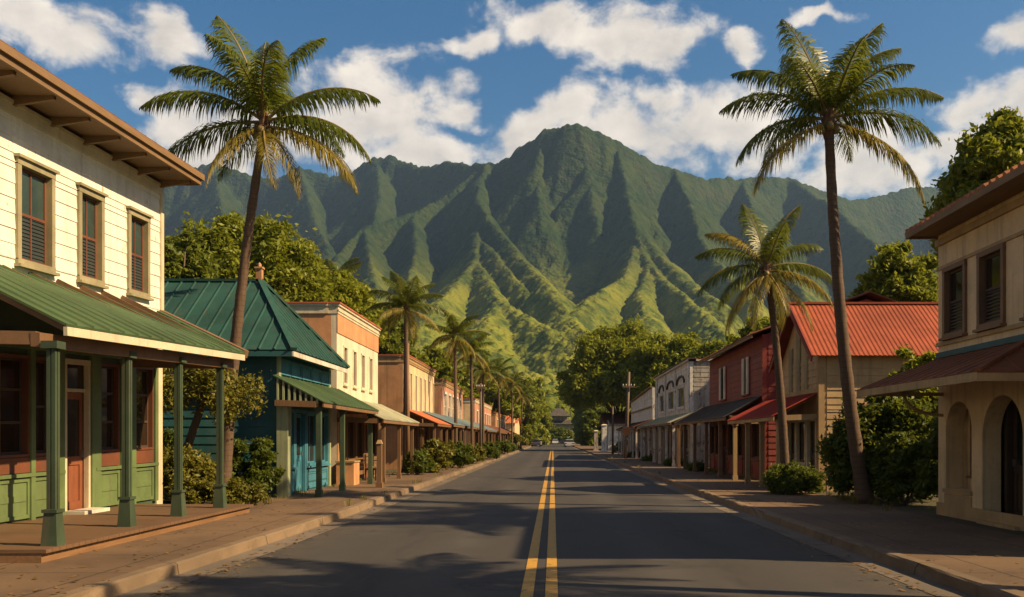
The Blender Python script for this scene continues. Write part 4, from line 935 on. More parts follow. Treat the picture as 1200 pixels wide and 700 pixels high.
def white_shop():
    X = 7.35; Y0, Y1 = 48.0, 63.0
    r = thing('shop_building', 'weathered white false-fronted shop with arched window heads', 'building', (X, Y0, .14)); fr = F('x', X, -1); nr = F('y', Y0, -1)
    h = storefront(r, fr, [('win',48.6,50.0),('door',50.5,51.5),('win',52,53.6),('win',54.2,55.8),('door',56.4,57.4),('win',58,59.6),('win',60.2,62)], .14, 2.1, 'white_weathered', 'weathered_planks', doorleaf='dark_wood', sill=.9)
    up = [(50.0,52.6,3.4,4.5),(54.4,57.0,3.4,4.5),(59.2,61.4,3.4,4.5)]
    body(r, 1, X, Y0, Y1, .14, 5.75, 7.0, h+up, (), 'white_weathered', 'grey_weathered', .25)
    for a,b,z0,z1 in up:
        window(r, fr, a, b, z0, z1, 'white_weathered', 'grey_weathered', 'window_glass', nx=3, ny=1, trim=.12)
        m_ = MB(); c = (a+b)/2; pts = [fr.pt(c+(b-a)*.58*math.cos(t_), .06, z1+.22+.42*math.sin(t_)) for t_ in np.linspace(0, math.pi, 13)]
        m_.tube(pts, .07, 6); m_.build('window_arch', 'dark_wood', r)
    for y in (48.06,53.4,58.1,62.7):
        pl = MB(); pl.fbox(fr, y, y+.28, .025, .10, 2.9, 5.7); pl.build('pilaster', 'white_weathered', r)
    bx = MB(); bx.fbox(fr, 62.98, 63.3, -.5, .11, .14, 5.6); bx.build('corner_board', 'bluish_white', r)
    co = MB(); co.fbox(fr, Y0-.1, Y1+.35, -.3, .16, 5.75, 5.86); co.fbox(nr, X-.1, 14.3, -.2, .1, 5.75, 5.85); co.build('cornice', 'off_white', r)
    cp = MB(); cp.fbox(fr, Y0-.14, Y1+.4, -.34, .22, 5.86, 5.92); cp.build('coping', 'dark_wood', r)
    rf = MB(); rf.ribs([(X+.4,Y0-.1,5.86),(X+.4,Y1,5.86),(14.5,Y1,6.1),(14.5,Y0-.1,6.1)], (1,0,-.05), .4, .06, .02); rf.build('roof', 'brown_roof', r)
    awning(r, 1, X, 5.95, 3.0, 2.42, 45.6, 63.0, 'pale_awning', 'shop_wood', 'white_weathered', (46,49,52,55,58,61,62.8), 6.2, .5, pw=.13)
    pk = MB(); rnd = random.Random(3); y = 45.8
    while y < 62.6:
        w_ = rnd.uniform(.16,.3)
        if y < 62 : pk.box((6.392,y,.16),(6.40,y+w_+.02,.20))
        if rnd.random() < .72: pk.box((6.40+rnd.uniform(-.015,.015),y,.14),(6.43,y+w_-.015,rnd.uniform(1.95,2.2)))
        y += w_
    pk.build('plank_screen', 'weathered_planks', r)
white_shop()
def low_white_shop():
    X = 7.35; Y0, Y1 = 66.0, 84.0
    r = thing('shop_building', 'low weathered white shop with a small teal awning, right of the road', 'building', (X, Y0, .14)); fr = F('x', X, -1)
    h = storefront(r, fr, [('win',67,69.5),('door',70.2,71.4),('win',72,75),('win',76,79),('door',80,81.2)], .14, 2.2, 'white_weathered', 'weathered_planks', doorleaf='dark_wood')
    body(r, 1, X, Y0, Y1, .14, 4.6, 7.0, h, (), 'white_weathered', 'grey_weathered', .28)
    ff = MB(); ff.prism([(X-.03,Y0,4.6),(X-.03,Y1,4.6),(X-.03,Y1,4.9),(X-.03,Y0,5.35)], (.2,0,0)); ff.build('false_front', 'white_weathered', r)
    bn = MB(); bn.fbox(fr, Y0, Y1, .03, .1, 3.9, 4.0); bn.bar((X-.08,Y0,5.40),(X-.08,Y1,4.95), .3, .09); bn.build('cornice', 'brown_trim', r)
    awning(r, 1, X, 5.9, 3.0, 2.45, 65.5, 73.0, 'brown_roof', 'shop_wood', 'white_weathered', (66,69,72.6), 6.15, .5); awning(r, 1, X, 5.9, 3.0, 2.45, 73.4, 84, 'teal_roof', 'shop_wood', 'white_weathered', (77,80.5,83.6), 6.15, .5)
    pk = MB(); rnd = random.Random(5); y = 65.8
    while y < 83:
        w_ = rnd.uniform(.2,.4)
        pk.box((6.372,y,.16),(6.38,y+w_+.02,.20))
        if rnd.random() < .6: pk.box((6.38,y,.14),(6.41,y+w_-.02,rnd.uniform(1.9,2.2)))
        y += w_
    pk.build('plank_screen', 'weathered_planks', r)
low_white_shop()
gable_shop('distant off-white cottage with a brown gable roof, last on the right side', 1, 6.9, 112, 126, 3.4, 5.0, 6, 'white_weathered', 'brown_roof')
def pavilion():
    r = thing('pavilion', 'grey tiered-roof house among the trees at the end of the street', 'house', (2.0, 292, 0))
    w = MB(); w.box((-2.4,289,0),(6.4,297,6.6)); w.build('wall', 'grey_weathered', r)
    def tier(x0,x1,z0,z1,k,name):
        f = MB(); c = (x0+x1)/2; A=(x0,287,z0); B=(x1,287,z0); C=(x1,299,z0); D=(x0,299,z0); h = (x1-x0)/2*k; a=(c-h,291,z1); b=(c+h,291,z1); c2=(c+h,295,z1); d=(c-h,295,z1)
        for q, dn in (([A,B,b,a],(0,-1,-.6)),([B,C,c2,b],(1,0,-.6)),([C,D,d,c2],(0,1,-.6)),([D,A,a,d],(-1,0,-.6))): f.ribs(q, dn, .7, .12, .05, .1)
        f.build(name, 'grey_awning', r)
    tier(-4.2,8.2,6.2,7.6,.55,'lower_roof'); u = MB(); u.box((-.6,290.5,7.3),(4.6,295.5,9.0)); u.build('upper_wall', 'grey_weathered', r); tier(-1.6,5.6,8.8,11.4,.25,'roof')
    for x in (-1.6,.4,2.4,4.4):
        p = MB(); p.box((x,288.93,3.2),(x+1.1,288.99,5.0)); f_ = p.build('window', 'off_white', r); g = MB(); g.box((x+.15,288.88,3.35),(x+.95,288.92,4.85)); g.build('pane', 'window_glass', f_)
pavilion()
# ================================================================== palms
FROND = {}
def frond_mesh(el, droop, seed, gold=False):
    key = (el, droop, seed, gold)
    if key in FROND: return FROND[key]
    rnd = np.random.RandomState(seed*1000+(el+200)*7+droop); L = 3.0; N = 22
    P = [np.zeros(3)]; T = []; side = rnd.uniform(-.25,.25)
    for i in range(N+1):
        s = i/N; e = R(el-droop*s**1.35); yw = side*s**1.5
        T.append(np.array([math.cos(e)*math.cos(yw), math.cos(e)*math.sin(yw), math.sin(e)]))
        if i < N: P.append(P[-1]+T[-1]*L/N)
    P = np.array(P); T = np.array(T)
    mb = MB(); mb.m = 1
    mb.tube([tuple(p) for p in P], [0.040*(1-.88*i/N)+.004 for i in range(N+1)], 5); mb.m = 0
    nl = 132; g = np.array([0,0,-1.0])
    for sg in (-1, 1):
        for k in range(nl):
            s = 0.10+0.895*((k+rnd.uniform(-.3,.3)+.5)/nl); s = min(max(s,.1),.995); f = s*N; i = min(int(f), N-1); q = f-i
            p = P[i]*(1-q)+P[i+1]*q; t = T[i]*(1-q)+T[i+1]*q; t /= np.linalg.norm(t)
            S = np.cross(t, [0,0,1.0]); nS = np.linalg.norm(S); S = np.array([0,1.0,0]) if nS < .15 else S/nS
            Uv = np.cross(S, t)
            a = R(66-42*s+rnd.uniform(-9,9)); lf = L*.305*(math.sin(math.pi*min(1,(s*.86+.13)))**.75)*rnd.uniform(.62,1.12)*(.55 if rnd.rand() < .06 else 1)
            d1 = t*math.cos(a)+S*sg*math.sin(a)+Uv*0.22; dr = rnd.uniform(.5,1.4)+0.3*s
            d1 = d1+g*dr*.35; d1 /= np.linalg.norm(d1); d2 = d1+g*dr*.75; d2 /= np.linalg.norm(d2); d3 = d2+g*dr*1.1; d3 /= np.linalg.norm(d3)
            w = t*0.018*rnd.uniform(.75,1.2)
            a0 = p; a1 = p+d1*lf*.38; a2 = a1+d2*lf*.34; a3 = a2+d3*lf*.28
            i0 = len(mb.v)
            mb.v += [tuple(a0-w*.45),tuple(a0+w*.45),tuple(a1-w),tuple(a1+w),tuple(a2-w*.75),tuple(a2+w*.75),tuple(a3)]
            mb.f += [(i0,i0+1,i0+3,i0+2),(i0+2,i0+3,i0+5,i0+4),(i0+4,i0+5,i0+6)]; mb.mi += [0]*3
    me = bpy.data.meshes.new('frond'); me.from_pydata(mb.v, [], mb.f); me.materials.append(M['palm_leaf_gold' if gold else 'palm_leaf']); me.materials.append(M['palm_stem'])
    me.polygons.foreach_set('material_index', mb.mi); me.update(); FROND[key] = me; return me
def std_fronds(seed, n=19):
    rnd = random.Random(seed); out = []
    for k in range(n):
        f = k/(n-1); el = 82-118*f**1.15; phi = (seed*53+k*137.5)%360
        out.append((phi, round(el/12)*12, rnd.choice((60,75)), rnd.uniform(.86,1.05), f > .72))
    return out
def palm(label, base, head, L, fronds, r0=.19, r1=.11, ctrl=None, group='coconut palms along the street'):
    base = V3(base); head = V3(head)
    r = thing('palm_tree', label, 'palm tree', base, group)
    c = V3(ctrl) if ctrl else (base+head)/2
    pts = []; rad = []; n = 34
    for i in range(n+1):
        t = i/n; p = base*(1-t)**2+c*2*t*(1-t)+head*t*t; pts.append(p); rr = r0+(r1-r0)*t**.7
        if t < .08: rr *= 1+.55*(1-t/.08)**2
        rad.append(rr*(1+.045*((i%2)*2-1)))
    tk = MB(); tk.tube(pts, rad, 12); tk.build('trunk', 'palm_bark', r, True)
    k = L/3.0; hd = head-base; rnd = random.Random(int(abs(base.x*31+base.y*17)))
    fb = MB()
    for q in range(16):
        a = q*2.4; e = R(rnd.uniform(-60,70)); d = V3((math.cos(a)*math.cos(e), math.sin(a)*math.cos(e), math.sin(e)))*k
        fb.bar(head-V3((0,0,.12*k))+d*.04, head-V3((0,0,.05*k))+d*rnd.uniform(.22,.42), .07*k, .03*k)
    fb.tube([head-V3((0,0,.45*k)), head-V3((0,0,.1*k)), head+V3((0,0,.35*k))], [r1*1.05, r1*1.75, r1*.5], 8)
    fb.build('crown_fibre', 'palm_fibre', r)
    nuts = MB()
    for q in range(6):
        a = q*1.05+.4; c_ = head+V3((math.cos(a)*.2*k, math.sin(a)*.2*k, -.2*k-.05*(q%2)))
        nuts.tube([c_+V3((0,0,.11*k)), c_+V3((0,0,.06*k)), c_, c_-V3((0,0,.07*k)), c_-V3((0,0,.11*k))], [.03*k,.09*k,.105*k,.08*k,.02*k], 8)
    nuts.build('coconut_cluster', 'palm_stem', r, True)
    for i, (phi, el, droop, sc, gold) in enumerate(fronds):
        o = link('frond', frond_mesh(int(el), int(droop), i%3, gold), r, hd+V3((0,0,.06*k if el > 0 else -.06*k)))
        o.rotation_euler = (rnd.uniform(-.32,.32), rnd.uniform(-.08,.08), R(phi+rnd.uniform(-5,5))); o.scale = (k*sc,)*3
    return r
# phi: 0 right, 90 away from the camera, 180 left, 270 towards it
left_f = [(176,58,72,1.0,False),(183,36,78,1.03,False),(192,2,62,.98,False),(150,84,40,1.05,False),(20,78,52,1.02,False),(3,42,72,1.02,False),(350,12,78,1.02,False),(338,-8,66,1.05,True),(275,-38,48,.80,True),
          (90,52,70,1.0,False),(120,68,60,1.0,False),(55,30,75,1.0,False),(248,62,70,.85,False),(300,56,75,.9,False),(215,-26,58,.80,True),(320,-40,48,.75,True),(130,6,70,.95,False),(85,80,40,.95,False)]
right_f = [(178,34,80,1.0,False),(186,4,74,1.02,False),(202,-18,62,1.02,True),(165,62,72,.98,False),(120,84,38,1.0,False),(40,82,44,.98,False),(14,66,62,1.0,False),(2,40,66,1.02,False),(352,14,80,1.02,False),(334,-14,66,1.12,True),
           (92,54,70,1.0,False),(62,24,78,1.0,False),(125,16,78,.95,False),(262,66,74,.85,False),(305,52,78,.85,False),(228,50,78,.85,False),(95,78,40,.95,False)]
small_f = [(180,40,80,1.0,False),(188,12,80,1.05,False),(160,64,70,1.0,True),(110,84,38,1.0,False),(30,80,46,1.0,False),(12,52,66,1.0,False),(356,16,78,1.05,False),(338,-8,70,1.05,True),(204,-30,56,1.05,True),(222,-44,44,1.0,True),(318,-42,46,1.0,True),(280,-36,50,.8,True),
           (92,50,70,1.0,False),(60,18,78,1.0,False),(130,4,70,1.0,False),(265,62,70,.85,False),(150,-34,50,1.0,True),(40,-36,50,.9,True)]
YL = 21.0; hL = at(310,146,YL)
palm('tall palm with a leaning curved trunk between the cream porch and the teal shop', (at(262,585,YL).x,YL,.13), hL, 2.9, left_f, .165, .092, ctrl=at(272,380,YL))
YR = 20.2; hR = at(971,142,YR)
palm('tallest palm on the right, bare trunk rising beside the vine-covered bush', (at(1014,588,YR).x,YR,.13), hR, 2.65, right_f, .18, .105, ctrl=at(982,420,YR))
YS = 24.2; hS = at(898,316,YS)
palm('shorter palm with a full crown in front of the maroon shop on the right', (at(921,580,YS).x,YS,.13), hS, 2.1, small_f, .14, .085, ctrl=at(916,430,YS))
palm('palm standing before the brown parapet building on the left side', (-6.35,38.6,.13), at(476,362,38.6), 1.95, std_fronds(2,20), .14, .09, group='coconut palms down the left side')
for lab, px, py, Y, xb, L, sd_ in (('palm in front of the salmon parapet building on the left side',533,395,49.5,-5.35,2.05,4),('slender palm just beyond the salmon building\'s awning on the left side',552,412,55.5,-5.0,1.9,5),
     ('dark small palm left of the thin utility pole',566,436,66,-5.15,1.9,6),('distant palm above the pink parapet building',584,440,84,-4.95,2.1,7),('distant palm at the far end of the left shops',600,450,104,-4.75,2.3,8),('farthest palm on the left pavement, before the dark trees',612,462,128,-4.6,2.4,9)):
    palm(lab, (xb,Y,.13), at(px,py,Y), L, std_fronds(sd_,18), .115, .08, group='coconut palms down the left side')
palm('palm showing one frond above the round tree behind the cream parapet building', (-15.2,63,.13), at(392,334,63), 3.0, std_fronds(11,18), .18, .11, group='coconut palms along the street')
# unseen palms added around the corner building to throw frond shadows across the road
for k, (x, y, z) in enumerate(((7.3,8.0,6.3),(8.0,6.4,7.4),(13.6,13.6,11.0),(15.6,15.4,12.2))):
    palm('unseen palm added on the pavement beside the tan corner building for its shadow' if x < 9 else 'unseen palm added behind the tan corner building for its shadow on the road', (x+.3,y,.13), (x,y,z), 2.4 if x < 9 else 2.9, std_fronds(15+k,18), .19, .11, group='unseen shadow palms beside the corner building' if x < 9 else 'unseen shadow palms behind the corner building')
# ================================================================== leafy trees and bushes
def leaves(centers, radii, per, leaf, rnd, squash=.75, inner=.55):
    C_, Rr = np.repeat(centers, per, 0), np.repeat(radii, per)
    n = len(C_); d = rnd.normal(size=(n,3)); d[:,2] += .35; d /= np.linalg.norm(d, axis=1)[:,None]
    rad = Rr*(inner+(1.08-inner)*rnd.rand(n)**.5); P = C_+np.where((rnd.rand(n) < .45)[:,None], d*rad[:,None], rnd.normal(size=(n,3))*Rr[:,None]*.62)*np.array([1,1,squash])
    nrm = d*.6+rnd.normal(size=(n,3))*.75+np.array([0,0,.45]); nrm /= np.linalg.norm(nrm, axis=1)[:,None]
    a = np.cross(nrm, rnd.normal(size=(n,3))); a /= np.linalg.norm(a, axis=1)[:,None]+1e-9; b = np.cross(nrm, a)
    sz = leaf*(.6+.8*rnd.rand(n))[:,None]
    V_ = np.stack([P-a*sz, P+b*sz*.45+nrm*sz*.12, P+a*sz, P-b*sz*.45+nrm*sz*.12], 1).reshape(-1,3)
    return V_, np.arange(n*4).reshape(n,4)
def crown_mesh(rx, ry, rz, clumps, per, leaf, seed, mat, lowest=-.25, clump=.17):
    rnd = np.random.RandomState(seed); cs = []; rs = []
    k = 0
    while len(cs) < clumps:
        k += 1; d = rnd.normal(size=3); d /= np.linalg.norm(d)
        if d[2] < lowest: continue
        m = .62+.36*rnd.rand()+.10*math.sin(3*math.atan2(d[1],d[0])+seed); cs.append(d*m*np.array([rx,ry,rz])); rs.append(clump*(rx+ry)/2*rnd.uniform(.65,1.3)*(1.15-.35*m))
    V_, Fq = leaves(np.array(cs), np.array(rs), per, leaf, rnd)
    return np_mesh('crown', V_, Fq, mat), cs
def tree(label, x, y, top, rx, ry, rz, clumps=70, per=330, leaf=.17, seed=1, mat='tree_leaf', group=None, z0=.13, trunk_r=.35, name='broadleaf_tree', lowest=-.25):
    r = thing(name, label, 'tree', (x,y,z0), group); cz = top-rz*1.0
    me, cs = crown_mesh(rx, ry, rz, int(clumps*2.6), int(per*.55), leaf*.9, seed, mat, lowest); link('crown', me, r, (0,0,cz-z0))
    t = MB(); rnd = random.Random(seed); fork = V3((x+rnd.uniform(-.3,.3), y, z0+(cz-z0)*.45))
    t.tube([(x,y,z0-.1),(x+.05,y,z0+.3),tuple(fork)], [trunk_r*1.5,trunk_r,trunk_r*.8], 10)
    for c in rnd.sample(cs, min(14, len(cs))):
        e = V3((x+c[0]*.9, y+c[1]*.9, cz+c[2]*.9)); m_ = (fork+e)/2+V3((c[0]*.15,c[1]*.15,-.08*rz)); t.tube([tuple(fork),tuple(m_),tuple(e)], [trunk_r*.5,trunk_r*.28,trunk_r*.07], 6)
    t.build('trunk', 'bark', r, True); return r
g1 = 'spreading trees behind the left shops'; g2 = 'trees closing the end of the street'; g3 = 'trees behind the right shops'
def tpx(label, px, pytop, Y, hw, rz, **kw):
    p = at(px, pytop, Y); w = hw*Y/FPX; return tree(label, p.x, Y, p.z, w, w*.9, rz, **kw)
tpx('great domed tree rising above the teal hip roof', 292, 258, 50, 92, 4.6, clumps=130, per=420, leaf=.17, seed=3, mat='tree_leaf', group=g1, trunk_r=.5)
tpx('tree showing between the cream building and the teal roof ridge, left of the great dome', 205, 274, 46, 62, 3.6, clumps=80, per=380, leaf=.16, seed=4, mat='tree_leaf_dark', group=g1)
tpx('low right-hand shoulder tree of the grove above the cream parapet', 392, 318, 56, 56, 3.4, clumps=70, per=360, leaf=.18, seed=5, mat='tree_leaf_bright', group=g1)
tpx('dark tree in the gap between the cream parapet and the nearest street palm', 448, 362, 84, 40, 4.5, clumps=70, per=300, leaf=.24, seed=6, mat='tree_leaf_dark', group=g1)
tpx('tree filling the gap above the brown parapet building', 512, 408, 100, 36, 5, clumps=60, per=260, leaf=.28, seed=7, mat='tree_leaf', group=g1)
tpx('bright tree behind the far palms on the left side', 566, 428, 135, 40, 6, clumps=70, per=280, leaf=.34, seed=8, mat='tree_leaf_bright', group=g2)
tpx('tall green tree left of the street end', 596, 436, 175, 36, 8, clumps=80, per=280, leaf=.40, seed=9, mat='tree_leaf', group=g2, lowest=-.6)
tpx('pale rounded tree directly left of the tiered-roof house', 622, 444, 225, 24, 11, clumps=80, per=280, leaf=.5, seed=10, mat='tree_leaf_bright', group=g2, lowest=-.7)
tpx('dark tree over the roadway at the end of the street', 655, 458, 330, 34, 9, clumps=70, per=260, leaf=.6, seed=12, mat='tree_leaf', group=g2, lowest=-.6)
tpx('tree right of the tiered-roof house', 691, 452, 250, 22, 10, clumps=70, per=260, leaf=.5, seed=13, mat='tree_leaf', group=g2, lowest=-.8)
tpx('bushy low tree closing the left kerb at the street end', 606, 474, 190, 22, 6, clumps=50, per=260, leaf=.42, seed=14, mat='tree_leaf_dark', group=g2, lowest=-.8)
tpx('bushy low tree closing the right kerb at the street end', 700, 478, 180, 22, 5.5, clumps=50, per=260, leaf=.42, seed=15, mat='tree_leaf_dark', group=g2, lowest=-.8)
tpx('largest round tree, overhanging the road beyond the white false front', 727, 384, 118, 66, 7.2, clumps=150, per=420, leaf=.28, seed=16, mat='tree_leaf_bright', group=g3, trunk_r=.5, lowest=-.45)
tpx('bright tree just right of the largest round tree', 792, 394, 112, 58, 6.0, clumps=100, per=360, leaf=.28, seed=17, mat='tree_leaf_bright', group=g3)
tpx('tree peeping over the roof of the white false-fronted shop', 850, 398, 92, 52, 5, clumps=80, per=320, leaf=.26, seed=18, mat='tree_leaf_bright', group=g3)
tpx('tree behind the maroon shop, below the short palm crown', 902, 372, 66, 42, 4, clumps=70, per=320, leaf=.22, seed=19, mat='tree_leaf', group=g3)
tpx('dark tree standing behind the right end of the red gable roof', 1056, 284, 46, 58, 4.0, clumps=90, per=380, leaf=.17, seed=20, mat='tree_leaf', group=g3, lowest=-.5)
tpx('large feathery tree towering over the tile roof at the right edge', 1186, 142, 32, 92, 3.6, clumps=110, per=420, leaf=.13, seed=21, mat='tree_leaf', group=g3, trunk_r=.4)
tpx('low leafy thicket hiding the lower walls of the tiered-roof house', 654, 502, 276, 17, 2.6, clumps=60, per=240, leaf=.4, seed=22, mat='tree_leaf_dark', group=g2, lowest=-.9)
def bush(label, x, y, h, rx, ry, n=26, per=260, leaf=.07, seed=1, mat='bush_leaf', group=None, z0=.13, low=-.5, name='bush'):
    r = thing(name, label, 'bush', (x,y,z0), group); me, cs = crown_mesh(rx, ry, h*.62, int(n*1.8), int(per*.75), leaf*.9, seed, mat, low, .24); link('foliage', me, r, (0,0,h*.42))
    t = MB()
    for c in cs[:7]: t.tube([(x,y,z0-.05),(x+c[0]*.4,y+c[1]*.4,z0+h*.25),(x+c[0]*.85,y+c[1]*.85,z0+h*.42+c[2]*.8)], [.03,.02,.008], 5)
    t.build('stem', 'bark', r); return r
gb = 'bushes planted beside the shops'
bush('yellow-green bush behind the third porch post', -8.3, 20.0, 1.35, .75, .7, 34, 330, .06, 31, 'bush_leaf_yellow', gb)
bush('second yellow bush, nearer the cream corner board', -9.1, 20.6, 1.3, .6, .6, 26, 300, .06, 32, 'bush_leaf_yellow', gb)
bush('dark green round bush against the teal side wall', -7.35, 21.7, 1.5, .66, .5, 40, 330, .055, 33, 'bush_leaf', gb)
bush('low golden hedge at the foot of the leaning palm', -7.15, 19.6, .55, .75, .45, 26, 300, .045, 34, 'bush_leaf_yellow', gb)
bush('dark shrubs in the shade between the cream building and the teal shop', -9.6, 21.7, 1.7, .9, .5, 40, 300, .06, 35, 'bush_leaf', gb)
bush('tall vine-covered bush between the red gable shop and the corner building', 7.9, 21.0, 2.35, 1.4, 1.0, 110, 420, .07, 36, 'bush_leaf', gb)
bush('yellow-topped climber over the bush below the red gable roof', 8.95, 21.6, 3.45, 1.0, .9, 80, 380, .07, 37, 'tree_leaf_bright', gb)
bush('dark bush beside the foot of the tallest right palm', 7.75, 19.7, 1.5, .6, .6, 40, 330, .06, 38, 'bush_leaf', gb)
bush('low dark bush around the foot of the short right palm', 6.3, 23.6, .75, .75, .6, 36, 300, .05, 39, 'bush_leaf', gb)
bush('bush in shade against the corner building wall', 8.5, 18.6, 2.2, .8, .8, 44, 330, .065, 45, 'bush_leaf', gb)
gk = 'plants along the left kerb'
for i, (lab, px, Y, h, w_, mt) in enumerate((('leafy kerb plant before the pale awning shop',489,36.0,.95,.55,'bush_leaf'),('largest leafy plant under the orange awning',512,38.5,1.35,.75,'bush_leaf_yellow'),('dark kerb plant beyond the largest one',538,44.5,1.2,.7,'bush_leaf'),('small golden kerb plant beside the salmon shop',553,52,1.1,.7,'bush_leaf_yellow'),('kerb plant by the thin utility pole',570,63,1.1,.9,'bush_leaf'),('grassy clump on the far left kerb',604,112,1.9,1.6,'bush_leaf_yellow'),('far dark clump before the distant ochre shop',590,84,1.2,1.1,'bush_leaf'))):
    bush(lab, at(px,530,Y).x, Y, h, w_, w_*.9, 26, 240, .06+Y*.0007, 50+i, mt, gk, .14, name='kerb_plant')
gr_ = 'weeds along the right shopfronts'
for i, (lab, x, Y, h, w_) in enumerate((('weeds at the foot of the grey awning posts',6.0,40.5,.5,.8),('weeds below the peeling plank screen',6.0,48,.55,1.0),('weeds at the far end of the plank screen',6.0,58,.6,1.2),('weeds in front of the low white shop',5.9,70,.6,1.3),('dark shrub under the largest round tree',6.4,92,1.7,1.4))):
    bush(lab, x+.5, Y, h*.6, w_*.55, w_*.8, 22, 220, .06, 70+i, 'bush_leaf', gr_, .14, name='weed_clump')
def small_tree():
    Y = 20.9; b = V3((-8.75,Y,.13)); r = thing('small_tree', 'small leaning tree with drooping feathery leaves, seen under the green porch roof', 'tree', b)
    top = V3((-8.05,Y,2.9)); t = MB(); t.tube([b, (-8.6,Y,1.2), (-8.15,Y,2.5), top], [.12,.10,.085,.05], 9)
    ends = [(-9.1,Y-.2,3.1),(-7.9,Y-.3,3.1),(-7.25,Y-.1,2.9),(-8.4,Y+.2,3.3),(-8.7,Y-.5,2.7),(-7.5,Y-.5,2.5)]
    for e in ends: t.tube([(-8.15,Y,2.5), ((e[0]-8.15)/2,(e[1]+Y)/2,e[2]-.05), e], [.05,.035,.012], 6)
    t.build('trunk', 'bark', r, True)
    rnd = np.random.RandomState(8); cs = np.array([[e[0]+rnd.uniform(-.3,.3),e[1]+rnd.uniform(-.2,.2),e[2]-rnd.uniform(-.1,.45)] for e in ends for _ in range(4)])-np.array(b)
    V_, Fq = leaves(cs, np.full(len(cs), .30), 260, .055, rnd, .9); link('foliage', np_mesh('foliage', V_, Fq, 'bush_leaf_yellow'), r)
small_tree()
# ================================================================== poles, signs, street furniture
def utility_pole(label, x, y, h, arms=(), r0=.12, lean=0.0, mat='pole_wood'):
    r = thing('utility_pole', label, 'pole', (x,y,.14)); p = MB(); p.tube([(x,y,.14),(x+lean*.5,y,.14+h*.5),(x+lean,y,h)], [r0,r0*.9,r0*.7], 10); p.build('pole', mat, r, True)
    for z, w_ in arms:
        xx = x+lean*z/h; a = MB(); a.box((xx-w_/2,y-r0-.1,z-.06),(xx+w_/2,y-r0-.005,z+.06)); ar = a.build('crossarm', mat, r); i_ = MB()
        for k in (-.45,-.2,.2,.45): i_.tube([(xx+k*w_,y-r0-.05,z+.06),(xx+k*w_,y-r0-.05,z+.14),(xx+k*w_,y-r0-.05,z+.2)], [.02,.045,.03], 7)
        i_.build('insulator', 'off_white', ar)
    return r
utility_pole('pale bare pole right beside the trunk of the nearest street palm', -6.1, 37.6, 5.6, (), .10, mat='shop_wood')
utility_pole('thin dark utility pole on the left kerb between two palms', -4.72, 58.5, 5.2, ((4.9,.55),), .09)
utility_pole('leaning brown utility pole with a crossarm before the largest round tree', 5.35, 66, 6.5, ((5.4,.9),), .14, .25)
utility_pole('short far utility pole on the right kerb under the largest round tree', 5.6, 84, 4.6, (), .11)
def round_sign():
    x, y = 5.15, 63.0; r = thing('round_sign', 'round orange sign disc on a thin post at the right kerb', 'sign', (x,y,.14)); p = MB(); p.tube([(x,y,.14),(x,y,2.35)], .035, 8); p.build('post', 'steel', r)
    d = MB(); d.tube([(x,y-.04,2.12),(x,y-.06,2.12)], .30, 20); d.build('sign_disc', 'orange_sign', r); b = MB(); b.tube([(x,y-.036,2.12),(x,y-.03,2.12)], .33, 20); b.build('rim', 'off_white', r)
round_sign()
def kerb_post(label, x, y, h, w_, mat, capm):
    r = thing('wooden_post', label, 'post', (x,y,.14)); p = MB(); p.box((x-w_/2,y-w_/2,.14),(x+w_/2,y+w_/2,.14+h)); p.box((x-w_*.7,y-w_*.7,.141),(x+w_*.7,y+w_*.7,.3)); p.build('shaft', mat, r)
    c = MB(); c.hexa([(x-w_*.65,y-w_*.65,.14+h),(x+w_*.65,y-w_*.65,.14+h),(x+w_*.65,y+w_*.65,.14+h),(x-w_*.65,y+w_*.65,.14+h),(x-w_*.3,y-w_*.3,.26+h),(x+w_*.3,y-w_*.3,.26+h),(x+w_*.3,y+w_*.3,.26+h),(x-w_*.3,y+w_*.3,.26+h)]); c.build('post_cap', capm, r)
kerb_post('stubby brown post in front of the pale awning', -5.15, 26.6, 1.3, .14, 'shop_wood', 'tan_trim')
kerb_post('pale weathered gatepost under the largest round tree', 5.6, 98, 2.9, .55, 'white_weathered', 'off_white')
kerb_post('second pale gatepost nearer the road end', 5.0, 104, 2.3, .45, 'grey_weathered', 'off_white')
def counter():
    x0, y0 = -6.75, 27.9; r = thing('display_box', 'peach wooden display box against the cream parapet shopfront', 'box', (x0+.3,y0+.4,.14)); b = MB(); b.box((x0,y0,.14),(x0+.55,y0+.8,.85)); b.build('box', 'peach_plaster', r)
    t_ = MB(); t_.box((x0-.03,y0-.03,.85),(x0+.58,y0+.83,.90)); t_.build('lid', 'tan_trim', r)
counter()
def bench(label, x, y):
    r = thing('bench', label, 'bench', (x,y,.14)); s_ = MB()
    for k in range(4): s_.box((x-.2+k*.105,y-.75,.56),(x-.11+k*.105,y+.75,.60))
    s_.build('seat', 'shop_wood', r); b = MB()
    for k in range(3): b.box((x-.26,y-.75,.72+k*.13),(x-.23,y+.75,.82+k*.13))
    b.build('backrest', 'shop_wood', r)
    for sy in (-.65,.65):
        l = MB(); l.box((x-.22,y+sy-.03,.14),(x-.17,y+sy+.03,1.05)); l.box((x+.13,y+sy-.03,.14),(x+.18,y+sy+.03,.56)); l.box((x-.17,y+sy-.03,.5),(x+.13,y+sy+.03,.555)); l.build('leg', 'dark_wood', r)
bench('wooden bench against the shopfront under the pale awning', -6.3, 31.7)
